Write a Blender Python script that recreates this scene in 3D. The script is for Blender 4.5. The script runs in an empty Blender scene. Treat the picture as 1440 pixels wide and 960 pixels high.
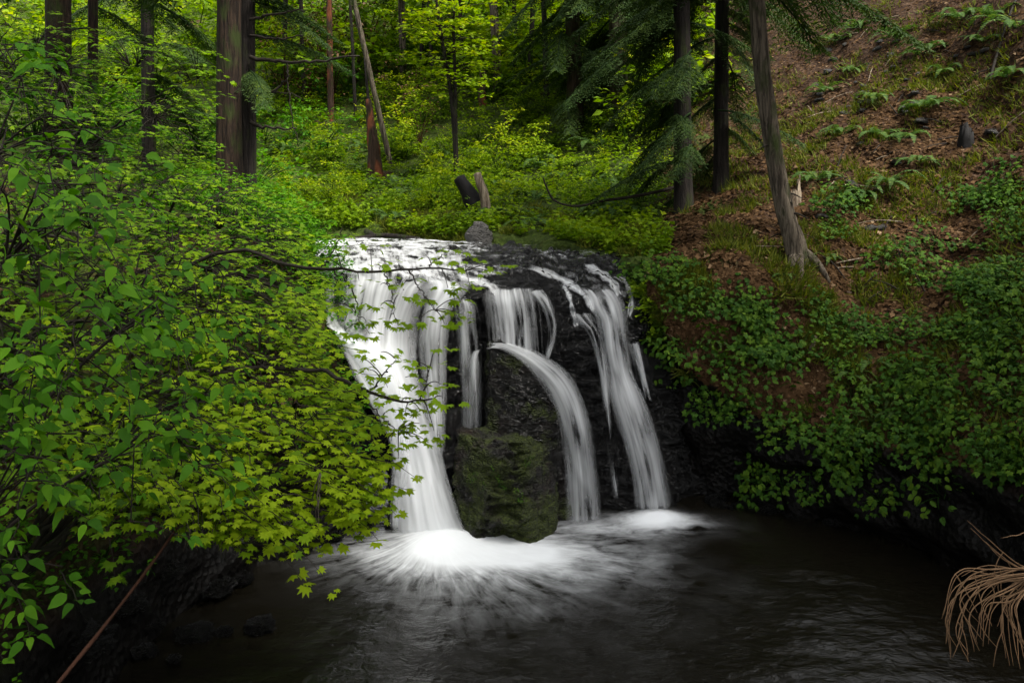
import bpy, math, random
import numpy as np
from mathutils import Vector, Matrix, Quaternion
from mathutils.bvhtree import BVHTree

# ------------------------------------------------------------------ camera, world, sun, exposure
SC = bpy.context.scene
COL = SC.collection
F = 1247.0
CAM = np.array([0.0, 0.0, 4.7])
HORIZON = 250.0                                          # photo row of the horizon; level camera, frame shifted down
cam = bpy.data.cameras.new('camera')
cam.sensor_width = 36.0
cam.lens = 36.0 * F / 1440.0
cam.clip_start = 0.05
cam.clip_end = 500
camo = bpy.data.objects.new('camera', cam)
camo.location = CAM
camo.rotation_euler = (math.radians(90), 0, 0)
cam.shift_y = -(480.0 - HORIZON) / 1440.0
COL.objects.link(camo)
SC.camera = camo

SUN_EL, SUN_AZ = math.radians(60), math.radians(128)     # azimuth measured from +Y towards +X
world = bpy.data.worlds.new('World')
SC.world = world
world.use_nodes = True
wn, wl = world.node_tree.nodes, world.node_tree.links
wn.clear()
sky = wn.new('ShaderNodeTexSky')
sky.sky_type = 'NISHITA'
sky.sun_disc = False
sky.sun_elevation = SUN_EL
sky.sun_rotation = SUN_AZ
sky.air_density = 1.0
sky.dust_density = 4.0
hs = wn.new('ShaderNodeHueSaturation')
hs.inputs['Saturation'].default_value = 0.10            # clouded-over sky, nearly white
bg = wn.new('ShaderNodeBackground')
bg.inputs['Strength'].default_value = 0.085
wo = wn.new('ShaderNodeOutputWorld')
wl.new(sky.outputs[0], hs.inputs['Color'])
wl.new(hs.outputs[0], bg.inputs['Color'])
wl.new(bg.outputs[0], wo.inputs['Surface'])

sun = bpy.data.lights.new('sun', 'SUN')
sun.energy = 1.5
sun.angle = math.radians(14)
sun.color = (1.0, 0.95, 0.84)
suno = bpy.data.objects.new('sun', sun)
sd = Vector((math.sin(SUN_AZ) * math.cos(SUN_EL), math.cos(SUN_AZ) * math.cos(SUN_EL), math.sin(SUN_EL)))
suno.rotation_euler = sd.to_track_quat('Z', 'Y').to_euler()
suno.location = (0, 20, 40)
COL.objects.link(suno)

SC.view_settings.view_transform = 'Standard'
SC.view_settings.look = 'None'
SC.view_settings.exposure = 2.15
SC.view_settings.gamma = 1.0
SC.view_settings.use_curve_mapping = False
SC.render.engine = 'CYCLES'
SC.cycles.max_bounces = 6
SC.cycles.diffuse_bounces = 3
SC.cycles.glossy_bounces = 3
SC.cycles.transmission_bounces = 3
SC.cycles.transparent_max_bounces = 14
SC.cycles.caustics_reflective = False
SC.cycles.caustics_refractive = False
SC.cycles.use_denoising = True

# ------------------------------------------------------------------ helpers
rng = np.random.default_rng(11)
random.seed(11)
_FWD = np.array([0, 1.0, 0])
_UP = np.array([0, 0, 1.0])
_RT = np.array([1.0, 0, 0])


def ray(u, v):
    d = _FWD + _RT * ((u - 720) / F) + _UP * ((HORIZON - v) / F)
    return d


def at(u, v, y):
    d = ray(u, v)
    return CAM + d * (y / d[1])


def nrm(a):
    a = np.asarray(a, float)
    return a / np.maximum(np.linalg.norm(a, axis=-1, keepdims=True), 1e-9)


_perm = np.random.default_rng(5).permutation(256)
_perm = np.concatenate([_perm, _perm, _perm])
_g = nrm(np.random.default_rng(6).normal(size=(256, 3)))


def perlin(P):
    P = np.asarray(P, float)
    I = np.floor(P).astype(int)
    f = P - I
    I &= 255
    w = f * f * f * (f * (f * 6 - 15) + 10)
    out = 0
    for dx in (0, 1):
        for dy in (0, 1):
            for dz in (0, 1):
                h = _perm[_perm[_perm[I[..., 0] + dx] + I[..., 1] + dy] + I[..., 2] + dz] & 255
                g = _g[h]
                d = f - np.array([dx, dy, dz])
                wt = (w[..., 0] if dx else 1 - w[..., 0]) * (w[..., 1] if dy else 1 - w[..., 1]) * (w[..., 2] if dz else 1 - w[..., 2])
                out = out + wt * (g * d).sum(-1)
    return out * 1.5


def fbm(P, o=4, gain=0.5):
    P = np.asarray(P, float)
    a, s, out = 1.0, 1.0, 0
    for i in range(o):
        out = out + a * perlin(P * s + 17.3 * i)
        a *= gain
        s *= 2.03
    return out


class MB:
    """collects geometry, builds ONE mesh"""

    def __init__(self):
        self.v, self.t, self.q, self.n = [], [], [], 0
        self.tint = []

    def add(self, v, tris=None, quads=None, tint=0.0):
        v = np.asarray(v, float).reshape(-1, 3)
        if tris is not None and len(tris):
            self.t.append(np.asarray(tris, int) + self.n)
        if quads is not None and len(quads):
            self.q.append(np.asarray(quads, int) + self.n)
        self.v.append(v)
        t = np.asarray(tint, float)
        self.tint.append(np.full(len(v), float(t)) if t.ndim == 0 else t)
        self.n += len(v)
        return self

    def tube(self, pts, rad, seg=6, tint=0.0, rough=0.0, cap=True):
        pts = np.asarray(pts, float)
        rad = np.broadcast_to(np.asarray(rad, float), (len(pts),))
        T = nrm(np.gradient(pts, axis=0))
        ref = np.array([0.0, 0, 1]) if abs(T[0, 2]) < 0.8 else np.array([1.0, 0, 0])
        A = nrm(np.cross(T, ref))
        B = np.cross(T, A)
        th = np.linspace(0, 2 * np.pi, seg, endpoint=False)
        r = rad[:, None] * np.ones(seg)
        if rough:
            q = np.stack([np.cos(th)[None, :] * 2.6 + 0 * r, np.sin(th)[None, :] * 2.6 + 0 * r, np.arange(len(pts))[:, None] * 0.16 + 0 * r + pts[0, 0] * 3], -1)
            r = r * (1 + rough * fbm(q, 3))
        V = pts[:, None] + r[..., None] * (np.cos(th)[None, :, None] * A[:, None] + np.sin(th)[None, :, None] * B[:, None])
        n = len(pts)
        i, j = np.meshgrid(np.arange(n - 1), np.arange(seg), indexing='ij')
        a = i * seg + j
        b = i * seg + (j + 1) % seg
        Q = np.stack([a, b, b + seg, a + seg], -1).reshape(-1, 4)
        V = V.reshape(-1, 3)
        tr = None
        if cap:
            V = np.vstack([V, pts[-1:] + T[-1:] * rad[-1] * 0.3])
            k = (n - 1) * seg
            tr = np.array([[k + jj, k + (jj + 1) % seg, n * seg] for jj in range(seg)])
        return self.add(V, tr, Q, tint)

    def grid(self, P, tint=0.0):
        nr, nc = P.shape[:2]
        i, j = np.meshgrid(np.arange(nr - 1), np.arange(nc - 1), indexing='ij')
        a = (i * nc + j).ravel()
        Q = np.stack([a, a + 1, a + 1 + nc, a + nc], -1)
        return self.add(P.reshape(-1, 3), None, Q, tint)

    def inst(self, tv, tt, pos, R, sc, tint):
        """template verts tv, tris tt placed at pos with rotation columns R (n,3,3) and scale sc"""
        pos = np.asarray(pos, float)
        n = len(pos)
        if not n:
            return self
        sc = np.broadcast_to(np.asarray(sc, float), (n,))
        V = np.einsum('nij,kj->nki', R, tv) * sc[:, None, None] + pos[:, None]
        T = (np.arange(n)[:, None, None] * len(tv) + tt[None]).reshape(-1, 3)
        return self.add(V, T, None, np.repeat(np.broadcast_to(tint, (n,)), len(tv)))

    def mesh(self, name, mat, origin=(0, 0, 0), smooth=True, attrs=None):
        me = bpy.data.meshes.new(name)
        V = np.vstack(self.v) - np.asarray(origin, float)
        t = np.vstack(self.t) if self.t else np.zeros((0, 3), int)
        q = np.vstack(self.q) if self.q else np.zeros((0, 4), int)
        me.vertices.add(len(V))
        me.vertices.foreach_set('co', V.astype(np.float32).ravel())
        L = np.concatenate([t.ravel(), q.ravel()]).astype(np.int32)
        me.loops.add(len(L))
        me.loops.foreach_set('vertex_index', L)
        st = np.concatenate([np.arange(len(t)) * 3, len(t) * 3 + np.arange(len(q)) * 4]).astype(np.int32)
        me.polygons.add(len(st))
        me.polygons.foreach_set('loop_start', st)
        me.polygons.foreach_set('use_smooth', np.full(len(st), smooth))
        a = me.attributes.new('tint', 'FLOAT', 'POINT')
        a.data.foreach_set('value', np.concatenate(self.tint).astype(np.float32))
        for k, val in (attrs or {}).items():
            a = me.attributes.new(k, 'FLOAT', 'POINT')
            a.data.foreach_set('value', np.asarray(val, np.float32).ravel())
        me.update(calc_edges=True)
        if mat is not None:
            me.materials.append(mat)
        return me


def link(name, me, parent=None, loc=(0, 0, 0), kind=None):
    o = bpy.data.objects.new(name, me)
    o.location = Vector([float(c) for c in loc])
    if parent is not None:
        o.parent = parent
    if kind:
        o['kind'] = kind
    COL.objects.link(o)
    return o


def tag(o, label, cat, group=None):
    o['label'] = label
    o['category'] = cat
    if group:
        o['group'] = group
    return o


def thing(name, label, cat, loc, group=None, rotz=0.0, scale=1.0):
    o = bpy.data.objects.new(name, None)
    o.empty_display_size = 0.2
    o.location = Vector([float(c) for c in loc])
    o.rotation_euler = (0, 0, rotz)
    o.scale = (scale,) * 3
    COL.objects.link(o)
    return tag(o, label, cat, group)


def struct(name, me):
    return link(name, me, kind='structure')


def crom(C, t):
    """Catmull-Rom along axis 0 of control array C at parameters t in 0..1"""
    C = np.asarray(C, float)
    n = len(C)
    C = np.concatenate([2 * C[:1] - C[1:2], C, 2 * C[-1:] - C[-2:-1]])
    x = np.clip(np.asarray(t) * (n - 1), 0, n - 1 - 1e-9)
    i = np.floor(x).astype(int)
    f = (x - i).reshape((-1,) + (1,) * (C.ndim - 1))
    p0, p1, p2, p3 = C[i], C[i + 1], C[i + 2], C[i + 3]
    return 0.5 * (2 * p1 + (p2 - p0) * f + (2 * p0 - 5 * p1 + 4 * p2 - p3) * f ** 2 + (3 * p1 - p0 - 3 * p2 + p3) * f ** 3)


def surf(ctrl, nr, nc):
    C = np.asarray(ctrl, float)
    A = crom(C, np.linspace(0, 1, nr))
    B = crom(np.swapaxes(A, 0, 1), np.linspace(0, 1, nc))
    return np.swapaxes(B, 0, 1)


def normals(P):
    n = np.cross(np.gradient(P, axis=1), np.gradient(P, axis=0))
    return nrm(n)


def frames(fwd, up):
    """rotation matrices with local y=fwd, local z close to up"""
    y = nrm(fwd)
    x = nrm(np.cross(y, up))
    z = np.cross(x, y)
    return np.stack([x, y, z], -1)


def bez(p0, p1, p2, n):
    t = np.linspace(0, 1, n)[:, None]
    return (1 - t) ** 2 * p0 + 2 * t * (1 - t) * p1 + t * t * p2


# ------------------------------------------------------------------ materials
def mat(name):
    m = bpy.data.materials.new(name)
    m.use_nodes = True
    nt = m.node_tree
    nt.nodes.clear()
    out = nt.nodes.new('ShaderNodeOutputMaterial')
    return m, nt, out


def N(nt, kind, **kw):
    n = nt.nodes.new('ShaderNode' + kind)
    for k, v in kw.items():
        if k in n.inputs.keys():
            n.inputs[k].default_value = v
        else:
            setattr(n, k, v)
    return n


def ramp(nt, src, stops):
    r = nt.nodes.new('ShaderNodeValToRGB')
    e = r.color_ramp.elements
    while len(e) > 1:
        e.remove(e[-1])
    for k, (p, c) in enumerate(stops):
        if k == 0:
            e[0].position = p
            e[0].color = (*c, 1)
        else:
            q = e.new(p)
            q.color = (*c, 1)
    nt.links.new(src, r.inputs[0])
    return r.outputs[0]


def math_(nt, op, a, b=None, clamp=False):
    n = nt.nodes.new('ShaderNodeMath')
    n.operation = op
    n.use_clamp = clamp
    for k, x in enumerate((a, b)):
        if x is None:
            continue
        if isinstance(x, (int, float)):
            n.inputs[k].default_value = x
        else:
            nt.links.new(x, n.inputs[k])
    return n.outputs[0]


def mixc(nt, fac, a, b):
    n = nt.nodes.new('ShaderNodeMix')
    n.data_type = 'RGBA'
    for k, x in ((0, fac), (6, a), (7, b)):
        if isinstance(x, (int, float)):
            n.inputs[k].default_value = x
        elif isinstance(x, tuple):
            n.inputs[k].default_value = (*x, 1)
        else:
            nt.links.new(x, n.inputs[k])
    return n.outputs[2]


def coords(nt, scale, kind='Object'):
    tc = nt.nodes.new('ShaderNodeTexCoord')
    mp = nt.nodes.new('ShaderNodeMapping')
    mp.inputs['Scale'].default_value = scale
    nt.links.new(tc.outputs[kind], mp.inputs[0])
    return mp.outputs[0]


def noise(nt, vec, scale, detail=4, rough=0.55, dist=0.0):
    n = N(nt, 'TexNoise', Scale=scale, Detail=detail, Roughness=rough, Distortion=dist)
    nt.links.new(vec, n.inputs['Vector'])
    return n.outputs[0]


def attr(nt, name):
    a = nt.nodes.new('ShaderNodeAttribute')
    a.attribute_name = name
    return a.outputs['Fac']


def bump(nt, h, strength, dist):
    b = N(nt, 'Bump', Strength=strength, Distance=dist)
    nt.links.new(h, b.inputs['Height'])
    return b.outputs[0]


def leaf_mat(name, stops, trans=0.35, rough=0.6, spec=0.10):
    m, nt, out = mat(name)
    oi = nt.nodes.new('ShaderNodeObjectInfo')
    sp = nt.nodes.new('ShaderNodeSeparateColor')
    nt.links.new(oi.outputs['Color'], sp.inputs[0])
    f = math_(nt, 'ADD', attr(nt, 'tint'), math_(nt, 'MULTIPLY', oi.outputs['Random'], 0.2))
    f = math_(nt, 'ADD', f, math_(nt, 'SUBTRACT', 1.0, sp.outputs[0]))
    c = ramp(nt, f, stops)
    v = noise(nt, coords(nt, (1, 1, 1)), 60, 2)
    c = mixc(nt, math_(nt, 'MULTIPLY', v, 0.25), c, (0.02, 0.035, 0.006))
    p = N(nt, 'BsdfPrincipled', Roughness=rough)
    p.inputs['Specular IOR Level'].default_value = spec
    nt.links.new(c, p.inputs['Base Color'])
    t = N(nt, 'BsdfTranslucent')
    hsv = N(nt, 'HueSaturation', Saturation=1.15, Value=1.5)
    nt.links.new(c, hsv.inputs['Color'])
    nt.links.new(hsv.outputs[0], t.inputs['Color'])
    mx = N(nt, 'MixShader', Fac=trans)
    nt.links.new(p.outputs[0], mx.inputs[1])
    nt.links.new(t.outputs[0], mx.inputs[2])
    nt.links.new(mx.outputs[0], out.inputs[0])
    return m


def bark_mat(name, dark, light, moss=0.0, scale=1.0, red=None):
    m, nt, out = mat(name)
    v = coords(nt, (9 * scale, 9 * scale, 0.9 * scale))
    n1 = noise(nt, v, 2.2, 5, 0.65, 0.6)
    c = ramp(nt, n1, [(0.38, dark), (0.60, light)])
    v2 = coords(nt, (1, 1, 0.5))
    n2 = noise(nt, v2, 2.3, 3)
    c = mixc(nt, math_(nt, 'MULTIPLY', n2, 0.5), c, tuple(x * 0.5 for x in dark))
    if moss:
        geo = nt.nodes.new('ShaderNodeNewGeometry')
        n3 = noise(nt, v2, 3.5, 4)
        mk = ramp(nt, n3, [(0.62 - 0.25 * moss, (0, 0, 0)), (0.75 - 0.2 * moss, (1, 1, 1))])
        c = mixc(nt, mk, c, (0.028, 0.04, 0.008))
    if red:
        n4 = noise(nt, coords(nt, (2, 2, 0.6)), 2.0, 2)
        c = mixc(nt, ramp(nt, n4, [(0.5, (0, 0, 0)), (0.62, (1, 1, 1))]), c, red)
    p = N(nt, 'BsdfPrincipled', Roughness=0.85)
    p.inputs['Specular IOR Level'].default_value = 0.2
    nt.links.new(c, p.inputs['Base Color'])
    nt.links.new(bump(nt, n1, 1.0, 0.06), p.inputs['Normal'])
    nt.links.new(p.outputs[0], out.inputs[0])
    return m


def soil_mat():
    m, nt, out = mat('forest_floor')
    v = coords(nt, (1, 1, 1))
    vor = N(nt, 'TexVoronoi', Scale=13.0)
    nt.links.new(v, vor.inputs['Vector'])
    wn_ = N(nt, 'TexWhiteNoise')
    nt.links.new(vor.outputs['Color'], wn_.inputs['Vector'])
    lit = ramp(nt, wn_.outputs['Value'], [(0.0, (0.018, 0.009, 0.005)), (0.4, (0.036, 0.02, 0.011)), (0.75, (0.062, 0.034, 0.018)), (1.0, (0.11, 0.068, 0.04))])
    n1 = noise(nt, v, 1.3, 5, 0.6)
    c = mixc(nt, ramp(nt, n1, [(0.35, (0, 0, 0)), (0.65, (0.75, 0.75, 0.75))]), lit, (0.026, 0.013, 0.007))
    n2 = noise(nt, v, 0.75, 6, 0.62)
    mk = math_(nt, 'ADD', n2, math_(nt, 'MULTIPLY', attr(nt, 'moss'), 0.4))
    mk = ramp(nt, mk, [(0.60, (0, 0, 0)), (0.72, (1, 1, 1))])
    n3 = noise(nt, v, 9, 4)
    mossc = ramp(nt, n3, [(0.3, (0.02, 0.034, 0.006)), (0.7, (0.06, 0.085, 0.014))])
    c = mixc(nt, mk, c, mossc)
    rk = noise(nt, v, 5, 6, 0.7)
    rockc = ramp(nt, rk, [(0.3, (0.0015, 0.0014, 0.0012)), (0.7, (0.006, 0.0052, 0.0045))])
    rm = attr(nt, 'rock')
    c = mixc(nt, rm, c, rockc)
    p = N(nt, 'BsdfPrincipled')
    nt.links.new(c, p.inputs['Base Color'])
    nt.links.new(ramp(nt, rm, [(0, (0.9,) * 3), (1, (0.4,) * 3)]), p.inputs['Roughness'])
    p.inputs['Specular IOR Level'].default_value = 0.12
    h = math_(nt, 'ADD', math_(nt, 'MULTIPLY', vor.outputs['Distance'], 0.6), rk)
    nt.links.new(bump(nt, h, 0.8, 0.06), p.inputs['Normal'])
    nt.links.new(p.outputs[0], out.inputs[0])
    return m


def rock_mat(name, dark, light, moss=0.5, rough=(0.15, 0.45), brown=None):
    m, nt, out = mat(name)
    v = coords(nt, (1, 1, 1))
    vl = coords(nt, (1, 1, 2.2))
    n1 = noise(nt, vl, 4.5, 8, 0.68, 0.3)
    c = ramp(nt, n1, [(0.32, dark), (0.7, light)])
    if brown:
        n5 = noise(nt, v, 1.6, 3)
        c = mixc(nt, ramp(nt, n5, [(0.5, (0, 0, 0)), (0.68, (1, 1, 1))]), c, brown)
    n2 = noise(nt, v, 2.2, 6, 0.65)
    geo = nt.nodes.new('ShaderNodeNewGeometry')
    mk = math_(nt, 'ADD', n2, math_(nt, 'MULTIPLY', attr(nt, 'moss'), 0.35))
    mk = ramp(nt, mk, [(0.75 - 0.28 * moss, (0, 0, 0)), (0.86 - 0.28 * moss, (1, 1, 1))])
    n3 = noise(nt, v, 38, 5, 0.75)
    mc = ramp(nt, n3, [(0.32, (0.006, 0.010, 0.001)), (0.58, (0.045, 0.062, 0.002)), (0.8, (0.095, 0.115, 0.005))])
    c = mixc(nt, mk, c, mc)
    p = N(nt, 'BsdfPrincipled')
    nt.links.new(c, p.inputs['Base Color'])
    rr = ramp(nt, n1, [(0.3, (rough[0],) * 3), (0.7, (rough[1],) * 3)])
    rr = mixc(nt, mk, rr, (0.9, 0.9, 0.9))
    nt.links.new(rr, p.inputs['Roughness'])
    vf = N(nt, 'TexVoronoi', Scale=7.0)
    vf.feature = 'F1'
    wv = nt.nodes.new('ShaderNodeVectorMath')
    wv.operation = 'ADD'
    nw = N(nt, 'TexNoise', Scale=4.0, Detail=3.0)
    nt.links.new(vl, nw.inputs['Vector'])
    nt.links.new(vl, wv.inputs[0])
    nt.links.new(nw.outputs['Color'], wv.inputs[1])
    nt.links.new(wv.outputs[0], vf.inputs['Vector'])
    h = math_(nt, 'ADD', n1, math_(nt, 'MULTIPLY', n3, 0.35))
    h = math_(nt, 'ADD', h, math_(nt, 'MULTIPLY', vf.outputs['Distance'], 0.9))
    nt.links.new(bump(nt, h, 1.0, 0.085), p.inputs['Normal'])
    nt.links.new(p.outputs[0], out.inputs[0])
    return m


def plain(name, c, rough=0.8, var=0.35, scale=8, spec=0.25):
    m, nt, out = mat(name)
    n1 = noise(nt, coords(nt, (1, 1, 1)), scale, 4)
    col = mixc(nt, n1, tuple(x * (1 - var) for x in c), tuple(min(1, x * (1 + var)) for x in c))
    p = N(nt, 'BsdfPrincipled', Roughness=rough)
    p.inputs['Specular IOR Level'].default_value = spec
    nt.links.new(col, p.inputs['Base Color'])
    nt.links.new(bump(nt, n1, 0.5, 0.02), p.inputs['Normal'])
    nt.links.new(p.outputs[0], out.inputs[0])
    return m


def fall_mat():
    """flowing white water: thready, see-through where thin (attributes: across 0..1, along in m, dens)"""
    m, nt, out = mat('falling_water')
    a, l, d = attr(nt, 'across'), attr(nt, 'along'), attr(nt, 'dens')
    w = attr(nt, 'width')
    comb = nt.nodes.new('ShaderNodeCombineXYZ')
    nt.links.new(w, comb.inputs[0])
    nt.links.new(math_(nt, 'MULTIPLY', l, 0.16), comb.inputs[1])
    nt.links.new(attr(nt, 'seed'), comb.inputs[2])
    n1 = noise(nt, comb.outputs[0], 7.0, 2, 0.5)
    comb2 = nt.nodes.new('ShaderNodeCombineXYZ')
    nt.links.new(w, comb2.inputs[0])
    nt.links.new(math_(nt, 'MULTIPLY', l, 0.035), comb2.inputs[1])
    nt.links.new(attr(nt, 'seed'), comb2.inputs[2])
    n2 = noise(nt, comb2.outputs[0], 26.0, 2, 0.5)
    s = math_(nt, 'ADD', math_(nt, 'MULTIPLY', n1, 1.1), math_(nt, 'MULTIPLY', n2, 0.50))   # mean about 0.8
    s = math_(nt, 'SUBTRACT', s, 0.80)
    s = math_(nt, 'MULTIPLY', s, 3.0)
    # soft edges
    e = math_(nt, 'MULTIPLY', a, math_(nt, 'SUBTRACT', 1.0, a))
    e = math_(nt, 'SUBTRACT', math_(nt, 'MULTIPLY', e, 4.0), math_(nt, 'MULTIPLY', n1, 0.75))
    e = math_(nt, 'MULTIPLY', math_(nt, 'ADD', e, 0.12), 1.5, True)
    al = math_(nt, 'ADD', d, math_(nt, 'MULTIPLY', s, math_(nt, 'SUBTRACT', 1.08, d)))
    al = math_(nt, 'MULTIPLY', al, e, True)
    al = math_(nt, 'MULTIPLY', al, math_(nt, 'MULTIPLY', d, 3.0, True), True)
    df = N(nt, 'BsdfDiffuse', Color=(0.86, 0.88, 0.90, 1))
    tl = N(nt, 'BsdfTranslucent', Color=(0.86, 0.88, 0.90, 1))
    b = N(nt, 'MixShader', Fac=0.35)
    nt.links.new(df.outputs[0], b.inputs[1])
    nt.links.new(tl.outputs[0], b.inputs[2])
    tr = N(nt, 'BsdfTransparent')
    mx = N(nt, 'MixShader')
    nt.links.new(al, mx.inputs[0])
    nt.links.new(tr.outputs[0], mx.inputs[1])
    nt.links.new(b.outputs[0], mx.inputs[2])
    nt.links.new(mx.outputs[0], out.inputs[0])
    return m


def pool_mat():
    m, nt, out = mat('pool_water')
    fo = attr(nt, 'foam')
    th, r = attr(nt, 'ang'), attr(nt, 'rad')
    comb = nt.nodes.new('ShaderNodeCombineXYZ')
    nt.links.new(math_(nt, 'MULTIPLY', th, 3.2), comb.inputs[0])
    nt.links.new(math_(nt, 'MULTIPLY', r, 0.55), comb.inputs[1])
    n1 = noise(nt, comb.outputs[0], 4.0, 5, 0.62, 0.5)
    n2 = noise(nt, coords(nt, (1, 1, 1)), 2.6, 5, 0.6, 0.6)
    s = math_(nt, 'ADD', math_(nt, 'MULTIPLY', n1, 0.75), math_(nt, 'MULTIPLY', n2, 0.45))
    s = math_(nt, 'MULTIPLY', math_(nt, 'SUBTRACT', s, 0.60), 3.3)
    inv = math_(nt, 'SUBTRACT', 1.0, fo)
    k = math_(nt, 'ADD', fo, math_(nt, 'MULTIPLY', s, math_(nt, 'MULTIPLY', inv, math_(nt, 'MULTIPLY', fo, 2.2, True))), True)
    p = N(nt, 'BsdfPrincipled', Roughness=0.12)
    p.inputs['Base Color'].default_value = (0.006, 0.005, 0.003, 1)
    p.inputs['IOR'].default_value = 1.33
    rip = math_(nt, 'ADD', math_(nt, 'MULTIPLY', n1, 0.7), noise(nt, coords(nt, (3, 5, 1)), 2.5, 4, 0.6, 0.8))
    nt.links.new(bump(nt, rip, 0.28, 0.05), p.inputs['Normal'])
    df = N(nt, 'BsdfDiffuse', Color=(0.82, 0.84, 0.86, 1))
    mx = N(nt, 'MixShader')
    nt.links.new(k, mx.inputs[0])
    nt.links.new(p.outputs[0], mx.inputs[1])
    nt.links.new(df.outputs[0], mx.inputs[2])
    nt.links.new(mx.outputs[0], out.inputs[0])
    return m


M = {}
M['soil'] = soil_mat()
M['cliff'] = rock_mat('wet_basalt', (0.0015, 0.0014, 0.0013), (0.010, 0.0095, 0.009), 0.12, (0.05, 0.22))
M['boulder'] = rock_mat('mossy_rock', (0.002, 0.0018, 0.0015), (0.013, 0.011, 0.009), 0.5, (0.06, 0.25), (0.012, 0.007, 0.004))
M['mossboulder'] = rock_mat('mossy_boulder', (0.003, 0.0025, 0.002), (0.018, 0.014, 0.010), 0.78, (0.3, 0.6), (0.026, 0.013, 0.008))
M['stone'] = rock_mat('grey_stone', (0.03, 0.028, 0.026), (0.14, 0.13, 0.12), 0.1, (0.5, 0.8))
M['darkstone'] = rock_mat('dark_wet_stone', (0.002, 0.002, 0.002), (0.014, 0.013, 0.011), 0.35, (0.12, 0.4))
M['fall'] = fall_mat()
M['pool'] = pool_mat()
M['bed'] = plain('pool_bed', (0.02, 0.015, 0.01))
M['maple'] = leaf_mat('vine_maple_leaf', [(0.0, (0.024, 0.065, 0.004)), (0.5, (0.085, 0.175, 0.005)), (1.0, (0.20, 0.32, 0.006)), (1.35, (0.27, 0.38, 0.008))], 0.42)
M['broad'] = leaf_mat('broad_leaf', [(0.0, (0.016, 0.055, 0.005)), (0.6, (0.05, 0.16, 0.006)), (1.2, (0.11, 0.26, 0.009))], 0.35)
M['herb'] = leaf_mat('herb_leaf', [(0.0, (0.014, 0.045, 0.007)), (0.6, (0.038, 0.10, 0.009)), (1.2, (0.10, 0.18, 0.012))], 0.3)
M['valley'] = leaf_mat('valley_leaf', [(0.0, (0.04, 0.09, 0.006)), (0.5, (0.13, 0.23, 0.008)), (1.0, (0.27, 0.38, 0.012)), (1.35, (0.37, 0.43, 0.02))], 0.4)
M['fern'] = leaf_mat('fern_frond', [(0.0, (0.03, 0.07, 0.018)), (0.7, (0.065, 0.125, 0.028)), (1.3, (0.14, 0.2, 0.035))], 0.25)
M['conifer'] = leaf_mat('conifer_spray', [(0.0, (0.014, 0.032, 0.009)), (0.6, (0.03, 0.058, 0.014)), (1.2, (0.06, 0.095, 0.018))], 0.2)
M['grass'] = leaf_mat('moss_grass', [(0.0, (0.035, 0.05, 0.008)), (0.6, (0.085, 0.115, 0.014)), (1.2, (0.16, 0.17, 0.025))], 0.3)
M['dry'] = leaf_mat('dry_leaf', [(0.0, (0.028, 0.012, 0.006)), (0.4, (0.065, 0.032, 0.016)), (0.8, (0.14, 0.078, 0.04)), (1.35, (0.30, 0.21, 0.13))], 0.05, 0.8, 0.05)
M['bark_cedar'] = bark_mat('cedar_bark', (0.009, 0.0055, 0.0035), (0.05, 0.031, 0.02), 0.4)
M['bark_dark'] = bark_mat('dark_bark', (0.010, 0.008, 0.007), (0.034, 0.027, 0.023), 0.3)
M['bark_grey'] = bark_mat('grey_bark', (0.028, 0.021, 0.014), (0.19, 0.155, 0.115), 0.25)
M['bark_red'] = bark_mat('broken_wood', (0.02, 0.011, 0.007), (0.075, 0.045, 0.03), 0.4, 1.0, (0.17, 0.055, 0.025))
M['twig'] = plain('twig_bark', (0.016, 0.012, 0.008))
M['mosstwig'] = plain('mossy_bark', (0.013, 0.012, 0.006))
M['deadwood'] = bark_mat('bleached_wood', (0.12, 0.085, 0.06), (0.42, 0.34, 0.25))
M['root'] = plain('orange_root', (0.17, 0.10, 0.052), 0.85, 0.6, 14)
M['pole'] = plain('reddish_pole', (0.055, 0.022, 0.012), 0.85, 0.6, 6)
M['char'] = plain('charred_wood', (0.007, 0.006, 0.006))

# ------------------------------------------------------------------ terrain
W_ = lambda *p: np.array(p, float)


def low(p, z):
    p = np.array(p, float)
    p[2] = z
    return p


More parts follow.
